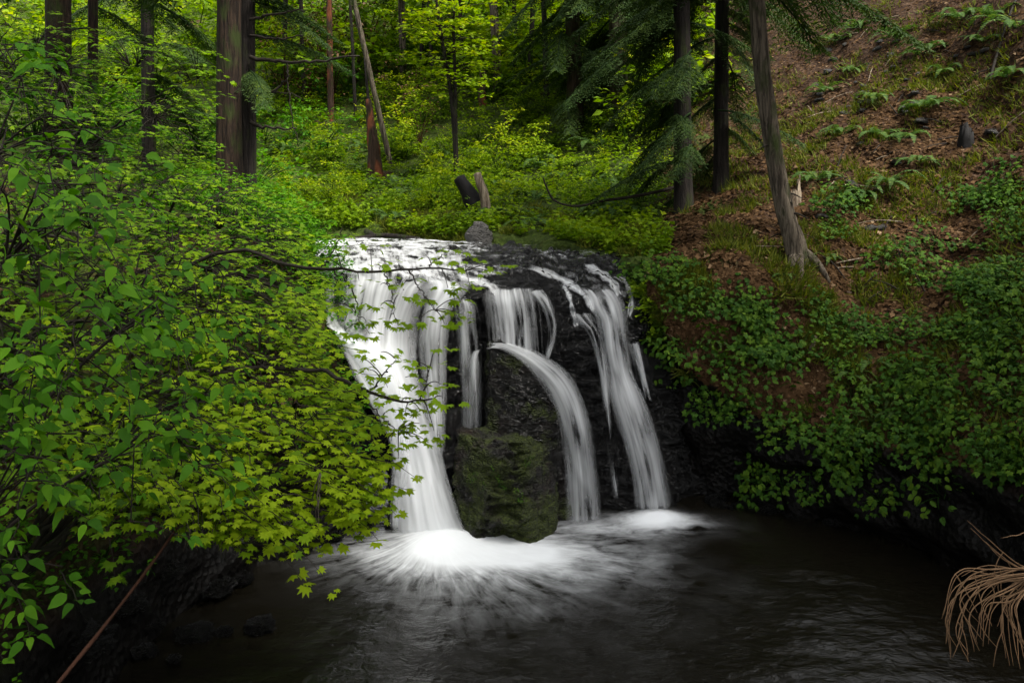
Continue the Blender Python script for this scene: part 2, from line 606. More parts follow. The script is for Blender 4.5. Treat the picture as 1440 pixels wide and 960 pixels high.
hill_cols = [
    [W_(5.0, -3, -.6), W_(5.4, -3, 1.3), W_(6.6, -3, 2.8), W_(8.6, -3, 5), W_(11.5, -3, 8), W_(16, -2, 12), W_(28, 0, 24)],
    [W_(5.2, 3, -.6), W_(5.5, 3, 1.3), W_(6.6, 3.2, 2.8), W_(8.6, 3.5, 5), W_(11.5, 4, 8), W_(16, 5, 12.5), W_(28, 8, 24)],
    [W_(5.75, 8.5, -.6), W_(5.7, 8.6, 1.3), W_(7.0, 9.2, 3.0), W_(9, 9.8, 5.2), W_(12, 10.5, 8.8), W_(16, 12, 13), W_(27, 17, 24)],
    [low(at(1330, 800, 10.9), -.6), at(1320, 650, 10.9), at(1370, 480, 12), at(1425, 330, 13.5), at(1440, 150, 16), at(1440, -50, 19.5), W_(22, 28, 22)],
    [low(at(1180, 742, 12.2), -.6), at(1150, 620, 12.2), at(1180, 490, 12.9), at(1220, 370, 14.2), at(1270, 200, 17), at(1300, 0, 22), W_(20, 37, 22)],
    [low(at(1065, 715, 13.0), -.6), at(1045, 570, 12.8), at(1060, 460, 13.1), at(1110, 375, 13.6), at(1140, 230, 17.5), at(1160, 60, 24), W_(17, 43, 22)],
    [low(at(985, 700, 13.4), -.6), at(960, 510, 13.2), at(955, 420, 13.4), at(985, 340, 14.5), at(1010, 240, 19), at(1030, 70, 28), W_(14, 49, 22)],
    [low(at(920, 690, 14.0), -.6), at(915, 450, 13.9), at(898, 380, 14.1), at(905, 325, 16), at(910, 240, 22), at(910, 70, 33), W_(10, 56, 22)],
    [low(at(840, 360, 15.2), 2.9), at(832, 350, 15.4), at(815, 335, 17), at(800, 300, 19.5), at(790, 230, 25), at(780, 60, 38), W_(6, 61, 22)],
    [low(at(690, 345, 17.2), 3.0), at(690, 338, 17.4), at(690, 320, 18.6), at(680, 285, 21), at(670, 220, 27), at(650, 50, 42), W_(0, 65, 22)],
    [low(at(550, 332, 18.2), 3.0), at(550, 326, 18.6), at(545, 305, 20), at(540, 270, 23), at(530, 210, 29), at(520, 50, 43), W_(-8, 66, 22)],
    [low(at(400, 326, 19.5), 3.0), at(400, 318, 19.8), at(395, 295, 21.5), at(390, 262, 25), at(380, 205, 31), at(370, 50, 44), W_(-16, 66, 22)],
    [low(at(200, 322, 21), 3.0), at(200, 314, 21.4), at(190, 290, 23.5), at(180, 258, 27), at(170, 200, 33), at(160, 50, 45), W_(-24, 65, 22)],
    [low(at(-60, 322, 23), 3.0), at(-60, 312, 23.4), at(-70, 290, 25.5), at(-80, 258, 29), at(-90, 200, 34), at(-100, 50, 45), W_(-34, 62, 22)],
]
HILL = surf(np.array(hill_cols).swapaxes(0, 1), 150, 330)
hn = normals(HILL)
if hn[80, 100, 2] < 0:
    hn = -hn
rowt = np.linspace(0, 1, 150)[:, None] * np.ones((1, 330))
colt = np.linspace(0, 1, 330)[None, :] * np.ones((150, 1))
rock_a = np.clip((0.215 - rowt) / 0.06, 0, 1) * np.clip((0.56 - colt) / 0.05, 0, 1)
amp = 0.17 + 0.05 * rock_a
HILL = HILL + hn * (amp * fbm(HILL * [1.1, 1.1, 1.6], 5) + 0.06 * rock_a * np.abs(perlin(HILL * [2.5, 2.5, 5])))[..., None]
moss_a = np.clip((colt - 0.42) / 0.15, 0, 1) * 0.75 + np.clip(0.3 - np.abs(rowt - 0.3), 0, 0.3) * 0.6
mb = MB().grid(HILL)
hill_me = mb.mesh('hillside', M['soil'], attrs={'rock': rock_a, 'moss': moss_a})
struct('hillside', hill_me)

left_cols = [
    [W_(-3.6, -3, -.6), W_(-3.8, -3, .8), W_(-4.8, -3, 2.2), W_(-6.2, -3, 3.6), W_(-9.5, -3, 5.5), W_(-20, -2, 10)],
    [W_(-3.7, 3, -.6), W_(-3.9, 3, .8), W_(-4.7, 3, 2.2), W_(-6.0, 3.4, 3.6), W_(-9, 4.5, 5.5), W_(-20, 8, 10)],
    [W_(-3.8, 8, -.6), W_(-4.0, 8, 0.7), W_(-4.7, 8.2, 2.0), W_(-5.8, 8.6, 3.3), W_(-8.5, 9.5, 4.7), W_(-19, 13, 9)],
    [W_(-3.0, 10.5, -.6), W_(-3.2, 10.6, .8), W_(-3.7, 10.9, 2.2), W_(-4.6, 11.3, 3.4), W_(-7, 12.5, 4.5), W_(-17, 17, 8)],
    [W_(-1.95, 11.9, -.6), W_(-2.15, 12.0, .9), W_(-2.6, 12.3, 2.2), W_(-3.3, 12.8, 3.4), W_(-5.4, 14, 4.2), W_(-15, 20, 7)],
    [W_(-2.5, 13.4, 1), W_(-2.65, 13.5, 2), W_(-2.95, 13.6, 3.2), W_(-3.6, 14.0, 3.7), W_(-5.6, 15.2, 4.2), W_(-15, 22, 6.5)],
    [W_(-4.2, 16, 3.0), W_(-4.4, 16, 3.4), W_(-4.8, 16.1, 3.7), W_(-5.4, 16.4, 3.95), W_(-7.3, 17.2, 4.3), W_(-15, 24, 6)],
    [W_(-8, 18.5, 3.0), W_(-8.5, 18.6, 3.5), W_(-9, 18.8, 3.8), W_(-9.6, 19, 4.0), W_(-11.5, 20, 4.4), W_(-18, 26, 6)],
    [W_(-14, 20, 3.0), W_(-14.5, 20, 3.5), W_(-15, 20.3, 3.8), W_(-15.6, 21, 4.0), W_(-17.5, 22, 4.6), W_(-26, 28, 6)],
]
LEFT = surf(np.array(left_cols).swapaxes(0, 1), 90, 150)
ln = normals(LEFT)
if ln[50, 50, 2] < 0:
    ln = -ln
lrow = np.linspace(0, 1, 90)[:, None] * np.ones((1, 150))
lcol = np.linspace(0, 1, 150)[None, :] * np.ones((90, 1))
lrock = np.clip((0.30 - lrow) / 0.1, 0, 1) * np.clip((0.68 - lcol) / 0.05, 0, 1)
LEFT = LEFT + ln * ((0.10 + 0.1 * lrock) * fbm(LEFT * 1.2, 5))[..., None]
left_me = MB().grid(LEFT).mesh('left_bank', M['soil'], attrs={'rock': lrock, 'moss': 0.35 + 0 * lrow})
struct('left_bank', left_me)

fr = [
    [(440, 345, 16.5), (440, 360, 14.5), (445, 390, 13.2), (450, 430, 13.05), (462, 500, 12.75), (530, 620, 12.25), (545, 775, 11.75)],
    [(500, 341, 16.8), (500, 355, 14.6), (505, 388, 13.0), (505, 430, 12.8), (510, 490, 12.55), (560, 620, 12.1), (565, 780, 11.65)],
    [(560, 341, 16.6), (560, 356, 14.5), (565, 392, 12.9), (568, 440, 12.75), (570, 510, 12.5), (595, 630, 12.1), (600, 780, 11.65)],
    [(620, 343, 16.3), (620, 360, 14.3), (628, 403, 12.95), (630, 445, 12.85), (632, 520, 12.85), (640, 620, 12.8), (645, 770, 12.5)],
    [(690, 347, 16.0), (690, 363, 14.2), (690, 406, 12.95), (690, 440, 12.9), (690, 520, 13.1), (690, 620, 13.1), (690, 770, 12.9)],
    [(740, 350, 15.8), (740, 362, 14.2), (745, 406, 13.0), (745, 445, 12.9), (745, 520, 13.0), (745, 620, 12.9), (745, 770, 12.8)],
    [(790, 354, 15.6), (790, 366, 14.3), (790, 408, 13.2), (790, 450, 13.0), (790, 520, 12.9), (795, 620, 12.8), (800, 755, 12.6)],
    [(850, 357, 15.4), (848, 376, 14.4), (848, 418, 13.4), (850, 455, 13.1), (855, 520, 12.95), (870, 620, 12.75), (880, 740, 12.5)],
    [(900, 366, 15.2), (897, 392, 14.5), (900, 440, 13.6), (905, 480, 13.4), (915, 520, 13.1), (930, 620, 12.9), (940, 735, 12.65)],
    [(945, 380, 15.2), (945, 410, 14.7), (950, 460, 14.0), (955, 500, 13.8), (965, 530, 13.5), (980, 630, 13.4), (995, 725, 13.2)],
]
CL = surf(np.array([[at(*p) for p in c] for c in fr]).swapaxes(0, 1), 190, 260)
cn = normals(CL)
if cn[120, 120, 1] > 0:
    cn = -cn
CL0 = CL.copy()
crag = 0.12 * fbm(CL * [1.5, 1.5, 2.2], 3) + 0.10 * np.abs(fbm(CL * [3.2, 3.2, 5.5] + 9, 4)) + 0.05 * perlin(CL * 11) + 0.03 * perlin(CL * 23)
steps = (CL[..., 2] * 4.5 + 0.8 * fbm(CL * 1.3 + 4, 3))
crag = crag + 0.06 * (np.abs((steps % 1) - 0.5) * 2 - 0.5)
crow = np.linspace(0, 1, 190)[:, None] * np.ones((1, 260))
ccol = np.linspace(0, 1, 260)[None, :] * np.ones((190, 1))
topm = np.clip((0.42 - crow) / 0.1, 0, 1)
crag = crag + topm * (np.where(ccol < .36, .03, 0.10) * fbm(CL * [2.0, 1.4, 2] + 31, 4) + 0.10 * np.clip(ccol - .35, 0, .4))
crag = np.where((ccol < .4), crag * (1 - .75 * np.clip(1 - np.abs(crow - .36) / .12, 0, 1)), crag)
CL = CL + cn * (crag - 0.07)[..., None]
cliff_me = MB().grid(CL).mesh('cliff', M['cliff'], attrs={'moss': 0 * CL[..., 0]})
struct('cliff', cliff_me)

# pool bed and the stream bed under the upper water
gx, gy = np.meshgrid(np.linspace(-6, 8, 40), np.linspace(-6, 14.5, 50))
struct('pool_bed', MB().grid(np.stack([gx, gy, -0.9 + 0.1 * perlin(np.stack([gx, gy, gx * 0], -1))], -1)).mesh('pool_bed', M['bed']))
gx, gy = np.meshgrid(np.linspace(-40, 3.6, 120), np.linspace(14.6, 27, 60))
struct('stream_bed', MB().grid(np.stack([gx, gy, 3.18 + 0.12 * fbm(np.stack([gx, gy, gx * 0], -1) * 1.2, 3)], -1)).mesh('stream_bed', M['cliff']))


def polys(me):
    V = np.empty(len(me.vertices) * 3, np.float32)
    me.vertices.foreach_get('co', V)
    L = np.empty(len(me.loops), np.int32)
    me.loops.foreach_get('vertex_index', L)
    return V.reshape(-1, 3).tolist(), L.reshape(-1, 4).tolist()


BV = {}
for k, me in (('hill', hill_me), ('left', left_me), ('cliff', cliff_me)):
    BV[k] = BVHTree.FromPolygons(*polys(me))


def hit(u, v, which=('hill', 'left')):
    """where the camera ray through a pixel of the photograph meets the terrain"""
    d = Vector(ray(u, v)).normalized()
    best = None
    for k in which:
        h = BV[k].ray_cast(Vector(CAM), d)
        if h[0] is not None and (best is None or h[3] < best[3]):
            best = h
    if best is None:
        return None, None
    n = np.array(best[1])
    return np.array(best[0]), (n if n[2] > 0 else -n)


def ground(x, y, which=('hill', 'left')):
    z = None
    for k in which:
        h = BV[k].ray_cast(Vector((x, y, 60)), Vector((0, 0, -1)))
        if h[0] is not None and (z is None or h[0].z > z):
            z = h[0].z
    return z if z is not None else 0.0


# ------------------------------------------------------------------ water
def ribbon(name, rows, label, seed, nx=28, ny=70, off=0.0, depth_bulge=0.05, extra=None):
    """rows: (uL, vL, uR, vR, yL, yR, density)"""
    R = np.array(rows, float)
    t = np.linspace(0, 1, ny)
    S = crom(R, t)
    ac = np.linspace(0, 1, nx)
    P = np.zeros((ny, nx, 3))
    for i in range(ny):
        a, b = at(S[i, 0], S[i, 1], S[i, 4]), at(S[i, 2], S[i, 3], S[i, 5])
        P[i] = a + (b - a) * ac[:, None]
        P[i, :, 1] -= depth_bulge * np.sin(np.pi * ac)
    n = normals(P)
    if n[ny // 2, nx // 2, 1] > 0:
        n = -n
    mid = P[:, nx // 2]
    along = np.concatenate([[0], np.cumsum(np.linalg.norm(np.diff(mid, axis=0), axis=1))])
    w = np.linalg.norm(P[:, -1] - P[:, 0], axis=1)
    wmean = w.mean()
    A = np.broadcast_to(ac, (ny, nx))
    q = np.stack([A * wmean * 5, along[:, None] * 0.5 + 0 * A, A * 0 + seed], -1)
    P = P + n * (0.025 * fbm(q, 2) + off)[..., None]
    dens = np.clip(S[:, 6], 0, 1)[:, None] * np.ones((1, nx))
    fade = np.clip(np.minimum(t / 0.06, (1 - t) / 0.03), 0, 1)[:, None]
    me = MB().grid(P).mesh(name, M['fall'], origin=P[-1, nx // 2] * [1, 1, 0], attrs={
        'across': A, 'along': along[:, None] + 0 * A, 'dens': dens * fade,
        'width': A * wmean, 'seed': np.full((ny, nx), seed)})
    o = link(name, me, loc=P[-1, nx // 2] * [1, 1, 0])
    if label:
        tag(o, label, 'waterfall')
    return o


# broad main fall
ribbon('waterfall', [
    (452, 366, 645, 380, 13.7, 13.5, .40), (455, 384, 640, 398, 13.1, 13.0, .47), (458, 400, 622, 412, 12.85, 12.8, .53),
    (460, 440, 602, 448, 12.7, 12.65, .57), (462, 468, 596, 482, 12.55, 12.5, .68), (466, 488, 598, 512, 12.25, 12.3, .95),
    (496, 545, 612, 565, 12.0, 12.06, 1), (532, 605, 622, 615, 11.9, 11.96, 1), (547, 660, 634, 660, 11.8, 11.85, 1),
    (549, 710, 650, 708, 11.62, 11.62, 1), (546, 758, 672, 757, 11.45, 11.4, 1)],
    'broad white main waterfall pouring down beside the bright green maple leaves', 1.3, 60, 130)
ribbon('waterfall', [
    (450, 378, 476, 378, 13.0, 13.0, .5), (452, 420, 474, 415, 12.85, 12.8, .5), (455, 455, 478, 450, 12.7, 12.6, .6), (470, 470, 500, 475, 12.35, 12.3, .8),
    (500, 520, 560, 520, 12.1, 12.05, .8), (545, 620, 580, 620, 11.8, 11.8, .55), (546, 690, 575, 690, 11.7, 11.7, .4), (545, 745, 570, 745, 11.6, 11.6, .4)],
    'narrow side spill hugging the leafy edge of the main waterfall', 3.1, 20, 80)
ribbon('waterfall', [
    (585, 388, 660, 392, 13.2, 13.2, .5), (596, 402, 665, 408, 12.85, 12.8, .55), (592, 430, 640, 440, 12.7, 12.7, .62), (584, 480, 634, 480, 12.55, 12.6, .6),
    (590, 540, 632, 540, 12.45, 12.5, .5), (600, 600, 630, 600, 12.3, 12.35, .35), (606, 640, 628, 640, 12.2, 12.2, .2)],
    'streaky thin veil over dark rock along the main waterfall', 5.7, 30, 80)
ribbon('waterfall', [
    (632, 418, 668, 418, 12.78, 12.78, .28), (636, 440, 676, 440, 12.68, 12.68, .25), (640, 500, 680, 500, 12.6, 12.6, .24), (642, 570, 682, 570, 12.55, 12.55, .2), (645, 640, 680, 640, 12.5, 12.5, .16)],
    'faint thread-like veil hanging in the dark hollow beside the boulder', 8.2, 36, 60)
ribbon('waterfall', [
    (676, 404, 756, 404, 12.95, 13.0, .3), (674, 420, 762, 418, 12.74, 12.8, .46), (676, 436, 766, 440, 12.66, 12.72, .38), (678, 460, 769, 470, 12.6, 12.64, .34), (680, 486, 771, 514, 12.52, 12.57, .34)],
    'curtain of thin strands dropping onto the top of the mossy rock pillar', 2.6, 50, 60)
ribbon('waterfall', [
    (676, 492, 688, 481, 12.30, 12.4, .55), (702, 492, 720, 482, 12.22, 12.38, .55), (730, 510, 760, 494, 12.15, 12.3, .5), (755, 540, 800, 518, 12.08, 12.2, .44), (772, 568, 820, 548, 12.02, 12.12, .46),
    (782, 602, 834, 590, 11.98, 12.05, .38), (788, 650, 843, 645, 11.95, 12.0, .40), (790, 700, 850, 700, 11.95, 12.0, .34), (790, 738, 854, 735, 11.95, 12.0, .38)],
    'curving white stream sliding off the rock pillar and down its side', 6.4, 30, 90)
ribbon('waterfall', [
    (664, 492, 678, 488, 12.35, 12.35, .5), (660, 510, 672, 508, 12.3, 12.3, .5), (662, 560, 672, 560, 12.3, 12.3, .45), (662, 630, 672, 630, 12.3, 12.3, .4)],
    'single thin strand falling close against the rock pillar', 4.4, 10, 50)
ribbon('waterfall', [
    (738, 404, 762, 402, 13.05, 13.05, .45), (758, 428, 776, 424, 12.72, 12.72, .5), (768, 455, 784, 455, 12.65, 12.65, .45), (770, 475, 782, 480, 12.6, 12.6, .4), (766, 500, 774, 506, 12.55, 12.55, .4)],
    'short wispy strand bending down the black rock above the pillar', 7.7, 12, 50)
ribbon('waterfall', [
    (806, 402, 862, 402, 13.35, 13.45, .3), (816, 414, 876, 416, 13.1, 13.2, .5), (822, 430, 884, 432, 12.95, 13.0, .52), (834, 452, 886, 452, 12.85, 12.9, .56), (840, 490, 890, 490, 12.78, 12.82, .48),
    (848, 525, 896, 525, 12.7, 12.75, .5), (852, 560, 914, 562, 12.55, 12.58, .6), (868, 615, 932, 618, 12.42, 12.48, .5), (882, 670, 942, 670, 12.35, 12.4, .46), (888, 722, 952, 718, 12.3, 12.35, .5)],
    'tall tapering cascade stepping down in front of the dark cliff', 9.4, 40, 110)
ribbon('waterfall', [
    (880, 478, 900, 480, 12.9, 12.9, .4), (886, 500, 906, 504, 12.8, 12.8, .4), (895, 530, 912, 535, 12.7, 12.7, .35), (902, 560, 918, 565, 12.65, 12.65, .3)],
    'small side spout fanning from the tall tapering cascade', 11.4, 12, 40)
ribbon('waterfall', [
    (795, 440, 832, 436, 12.95, 12.95, .35), (806, 452, 840, 450, 12.85, 12.85, .42), (826, 470, 846, 470, 12.75, 12.78, .36), (840, 520, 856, 520, 12.66, 12.68, .3), (850, 600, 862, 600, 12.5, 12.5, .26), (860, 700, 872, 700, 12.4, 12.4, .22)],
    'trickle feeding the edge of the tall tapering cascade', 12.9, 14, 60)

def rivulet(pts, wpx, dens, label, seed):
    c = crom(np.array(pts, float), np.linspace(0, 1, 46))
    tdir = nrm(np.gradient(c, axis=0))
    P = np.zeros((46, 9, 3))
    for i in range(46):
        for j in range(9):
            q = c[i] + np.array([-tdir[i, 1], tdir[i, 0]]) * (j / 8 - .5) * wpx * (1 + .3 * math.sin(i * .5 + seed))
            h = BV['cliff'].ray_cast(Vector(CAM), Vector(ray(*q)).normalized())
            if h[0] is None:
                P[i, j] = P[i, j - 1] if j else P[i - 1, 0]
            else:
                P[i, j] = np.array(h[0]) + nrm(CAM - np.array(h[0])) * .045
    P[1:-1] = (P[:-2] + P[1:-1] * 2 + P[2:]) / 4
    A = np.broadcast_to(np.linspace(0, 1, 9), (46, 9))
    t = np.linspace(0, 1, 46)[:, None]
    al = t * 1.6 + 0 * A
    d = dens * np.clip(np.minimum(t / .15, (1 - t) / .1), 0, 1) + 0 * A
    me = MB().grid(P).mesh('rivulet', M['fall'], origin=P[-1, 4], attrs={'across': A, 'along': al, 'dens': d, 'width': A * .25, 'seed': np.full((46, 9), seed)})
    tag(link('rivulet', me, loc=P[-1, 4]), label, 'water')


rivulet([(735, 372), (770, 384), (800, 398), (826, 420), (835, 440)], 13, .62, 'white rivulet sliding diagonally over the black rock dome', 2.1)
rivulet([(820, 372), (845, 384), (862, 398), (872, 420)], 14, .6, 'rivulet slipping over wet rock into the top of the tall cascade', 4.1)
rivulet([(790, 398), (800, 415), (806, 440), (812, 462)], 9, .5, 'thin rivulet down the black rock between pillar and tall cascade', 6.6)
rivulet([(860, 386), (880, 396), (888, 420), (884, 450)], 10, .5, 'small rivulet along the mossy edge of the tall cascade', 8.6)
rivulet([(640, 384), (660, 392), (690, 402), (700, 418)], 14, .55, 'rivulet curling over the lip above the curtain of thin strands', 9.6)

# stream above the lip: thin sheet over the rock
k0 = int(190 * 0.36)
top = CL0[:k0]
un = normals(top)
if un[k0 // 2, 100, 2] < 0:
    un = -un
cu = np.linspace(0, 1, 260)[None, :] * np.ones((k0, 1))
lift = np.where(cu < .38, .075, .075 - .0) + 0.02 * fbm(top * [2.2, 1.2, 1], 3)
cu = np.linspace(0, 1, 260)[None, :] * np.ones((k0, 1))
dens = np.clip(0.44 - 2.0 * np.clip(cu - 0.27, 0, 1), 0.03, 0.72) + np.clip(.30 - .35 * np.clip(cu - .3, 0, 1), .12, .3) * fbm(top * [1.4, 2.4, 1], 4)
dens = np.clip(dens, 0.0, 0.85) * np.clip((0.93 - cu) / 0.06, 0, 1)
rowk = np.linspace(0, 1, k0)[:, None] * np.ones((1, 260))
dens *= np.clip((1 - rowk) / 0.1, 0, 1)
P = top + un * lift[..., None]
al_ = (rowk * 5.0)
me = MB().grid(P).mesh('creek_riffle', M['fall'], attrs={'across': np.full_like(cu, 0.5), 'along': al_ * 2.2, 'dens': dens, 'width': cu * 5.2, 'seed': np.full_like(cu, 3.3)})
struct('stream_rapids', me)
gx, gy = np.meshgrid(np.linspace(-40, 3.5, 200), np.linspace(15.6, 27, 60))
gz = 3.36 + 0.02 * fbm(np.stack([gx * 1.5, gy * 3, gx * 0], -1), 3)
me = MB().grid(np.stack([gx, gy, gz], -1)).mesh('stream_water', M['pool'], attrs={
    'foam': np.clip(0.42 + 0.45 * fbm(np.stack([gx * 1.2, gy * 2.2, gx * 0 + 3], -1), 3) - 0.22 * np.clip(gx + 1.0, 0, 4), 0, 0.9), 'ang': gy * 0.9, 'rad': gx * 0.8})
struct('stream_water', me)

# pool
P0, P1, P2 = at(612, 762, 11.45), at(920, 722, 12.3), at(822, 738, 11.95)
gx, gy = np.meshgrid(np.linspace(-5.5, 7.5, 330), np.concatenate([np.linspace(-5, 6.8, 40), np.linspace(6.85, 14.2, 260)]))
dx, dy = gx - P0[0], gy - P0[1]
rad = np.hypot(dx, dy)
ang = np.arctan2(dy, dx)
P3 = np.stack([gx, gy, gx * 0], -1)
wob = fbm(P3 * 0.9 + 5, 3)
ex = (gx - (P0[0] + 0.60)) / 1.35
ey = (gy - (P0[1] - 0.30)) / 0.58
foam = 1.25 * np.exp(-(ex ** 2 + ey ** 2) * 1.0) + 0.24 * np.exp(-(((gx - 0.0) / 1.7) ** 2 + ((gy - 10.4) / 1.0) ** 2))
foam += 0.78 * np.exp(-((gx - P1[0]) / 0.46) ** 2 - ((gy - P1[1] + .12) / 0.30) ** 2) + .22 * np.exp(-((gx - P1[0]) / 0.9) ** 2 - ((gy - P1[1] + .3) / 0.5) ** 2) + 0.5 * np.exp(-((gx - P2[0] - .1) / 0.8) ** 2 - ((gy - P2[1] + .05) / 0.25) ** 2)
foam += 0.035 * np.exp(-(((gx - 0.3) / 2.8) ** 2 + ((gy - 9.6) / 1.9) ** 2))
foam = np.clip(foam + 0.22 * wob * np.clip(foam * 3, 0, 1), 0, 0.97) ** 1.65
gz = 0.02 * fbm(P3 * [1.4, 2.2, 1], 4) + 0.16 * np.exp(-((dx - .1) / 0.75) ** 2 - (dy / 0.35) ** 2) + 0.10 * np.exp(-((gx - P1[0]) / 0.4) ** 2 - ((gy - P1[1]) / 0.22) ** 2)
me = MB().grid(np.stack([gx, gy, gz], -1)).mesh('pool_water', M['pool'], attrs={'foam': foam, 'ang': ang, 'rad': rad})
struct('pool_water', me)


# ------------------------------------------------------------------ rocks
def rock_mesh(name, prof, mtl, seed, moss=0.0, rough=0.12, sq=2.6, nh=60, na=90, slant=None, cuts=0):
    """prof: list of (height, half width x left, half width x right, half depth y front, back)"""
    p = np.array(prof, float)
    S = crom(p, np.linspace(0, 1, nh))
    th = np.linspace(0, 2 * np.pi, na, endpoint=False)
    c, s = np.cos(th), np.sin(th)
    rx = np.sign(c) * np.abs(c) ** (2 / sq)
    ry = np.sign(s) * np.abs(s) ** (2 / sq)
    X = np.where(rx > 0, rx[None] * S[:, 2:3], rx[None] * S[:, 1:2])
    Y = np.where(ry > 0, ry[None] * S[:, 4:5], ry[None] * S[:, 3:4])
    Z = S[:, 0:1] + 0 * X
    P = np.stack([X, Y, Z], -1)
    ctr = np.stack([0 * X, 0 * Y, Z * 0.7], -1)
    d = nrm(P - ctr)
    P = P + d * (rough * (fbm(P * 1.7 / max(1, .4 / 1) + seed, 4) + 0.9 * np.abs(fbm(P * [3, 3, 6] + seed * 2, 4)) + .3 * fbm(P * 9 + seed, 2)))[..., None]
    if cuts:
        rc = np.random.default_rng(int(seed * 10))
        for k in range(cuts):
            nv = rc.normal(0, 1, 3) * [1, 1, .55]
            nv = nrm(np.array([nv[0], nv[1], abs(nv[2])]))
            pr = P @ nv
            lim = np.percentile(pr, 100 - rc.uniform(4, 17))
            ex_ = np.maximum(pr - lim, 0)
            P = P - nv * (ex_ * .88)[..., None]
        st_ = np.abs(((P[..., 2] * 6.5 + 1.6 * fbm(P * 1.6 + seed, 3)) % 1) - .5)
        P = P + d * [1, 1, .2] * (.04 * (st_ - .25) + .035 * fbm(P * 9 + seed, 4))[..., None]
    if slant:
        lim = slant[0] - slant[1] * np.maximum(P[..., 0] - slant[2], 0) ** 1.1 + .10 * fbm(P * 3 + seed, 4)
        P[..., 2] = np.where(P[..., 2] > lim, lim + .12 * (P[..., 2] - lim), P[..., 2])
    P = np.concatenate([P, P[:, :1]], 1)
    b = MB().grid(P)
    topc = P[-1].mean(0)
    k = b.n
    idx = (nh - 1) * (na + 1)
    b.add(topc[None] + [0, 0, 0.01])
    b.t.append(np.array([[idx + j, idx + j + 1, k] for j in range(na)]))
    return b.mesh(name, mtl, attrs={'moss': np.full(b.n, moss)})


pz = at(735, 740, 12.35)
o = link('rock_pillar', rock_mesh('rock_pillar', [(-.3, .62, .60, .5, .6), (.6, .58, .66, .52, .6), (1.2, .57, .66, .45, .6), (1.7, .56, .62, .40, .6), (2.1, .56, .58, .40, .55), (2.35, .50, .5, .36, .5), (2.46, .34, .3, .16, .35)], M['boulder'], 3.0, 0.22, 0.3, 3.4, 150, 210, slant=(2.40, .52, -.42), cuts=18), loc=(0.15, 12.5, 0))
tag(o, 'tall dark mossy rock pillar standing in the middle of the falls', 'rock')
o = link('boulder', rock_mesh('boulder', [(-.3, .52, .84, .50, .5), (.15, .58, .86, .58, .5), (.5, .66, .82, .62, .5), (.85, .68, .74, .58, .5), (1.06, .62, .66, .48, .45), (1.20, .46, .5, .36, .4), (1.26, .25, .25, .2, .2)], M['mossboulder'], 4.1, 0.34, 0.27, 2.5, 150, 210, slant=(1.22, .12, -.3), cuts=8), loc=(-0.17, 11.98, 0))
tag(o, 'rounded mossy boulder at the foot of the rock pillar in the pool', 'boulder')
p, n = hit(672, 337, ('hill', 'left'))
o = link('boulder', rock_mesh('boulder', [(-.2, .22, .25, .2, .2), (.1, .25, .27, .2, .2), (.24, .18, .16, .15, .15), (.33, .05, .05, .05, .05)], M['stone'], 1.2, 0.2, 0.07, 2.2, 24, 32), loc=at(674, 340, 17.2) + [0, 0, 0.02])
tag(o, 'small grey boulder at the edge of the upper stream', 'boulder')
STN = [rock_mesh('stone', [(-.5, .75, .8, .7, .7), (-.1, 1, 1, .9, .9), (.3, .85, .8, .7, .8), (.6, .4, .35, .3, .4)], M['stone'], 2.2 + 3 * k, 0, 0.45, 2.2, 8, 12) for k in range(4)]
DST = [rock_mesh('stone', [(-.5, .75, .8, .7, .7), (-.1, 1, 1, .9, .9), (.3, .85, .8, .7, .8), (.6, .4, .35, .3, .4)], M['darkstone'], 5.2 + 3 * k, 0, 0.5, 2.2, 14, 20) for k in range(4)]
for k, (u, v, s) in enumerate([(275, 888, .16), (315, 886, .07), (365, 878, .14), (215, 878, .10), (300, 825, .18), (340, 812, .12), (245, 925, .06), (205, 915, .10), (235, 800, .14), (120, 900, .2), (180, 850, .16), (420, 770, .14), (470, 750, .12), (510, 735, .13)]):
    q = at(u, v, 4.7 * F / 1000)
    d = ray(u, v)
    p = CAM + d * ((0.04 - CAM[2]) / d[2])
    h, n = hit(u, v)
    if h is not None and np.linalg.norm(h - CAM) < np.linalg.norm(p - CAM):
        p = h
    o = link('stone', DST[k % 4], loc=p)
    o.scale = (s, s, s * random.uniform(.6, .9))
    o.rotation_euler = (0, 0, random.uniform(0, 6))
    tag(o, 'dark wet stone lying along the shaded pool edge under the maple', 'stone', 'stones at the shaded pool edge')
for k in range(46):
    u, v = random.uniform(1145, 1300), random.uniform(55, 160)
    if random.random() < .3:
        u, v = random.uniform(1150, 1420), random.uniform(60, 330)
    p, n = hit(u, v, ('hill',))
    o = link('stone', STN[k % 4], loc=p)
    s = random.uniform(.05, .13)
    o.scale = (s, s, s * .7)
    o.rotation_euler = (random.uniform(-.4, .4), random.uniform(-.4, .4), random.uniform(0, 6))
    tag(o, 'loose grey stone on the leaf-littered slope above the leaning trunk', 'stone', 'loose stones on the slope')
for k in range(26):
    u = random.choice([random.uniform(1005, 1130), random.uniform(1130, 1300)])
    v = 706 + (u - 1005) * 0.13 + random.uniform(-8, 8)
    d = ray(u, v)
    p = CAM + d * ((0.0 - CAM[2]) / d[2])
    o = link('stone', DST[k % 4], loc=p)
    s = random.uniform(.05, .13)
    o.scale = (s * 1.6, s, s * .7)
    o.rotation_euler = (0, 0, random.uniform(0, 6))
    tag(o, 'wet stone at the waterline below the dark undercut cliff', 'stone', 'stones below the dark cliff')

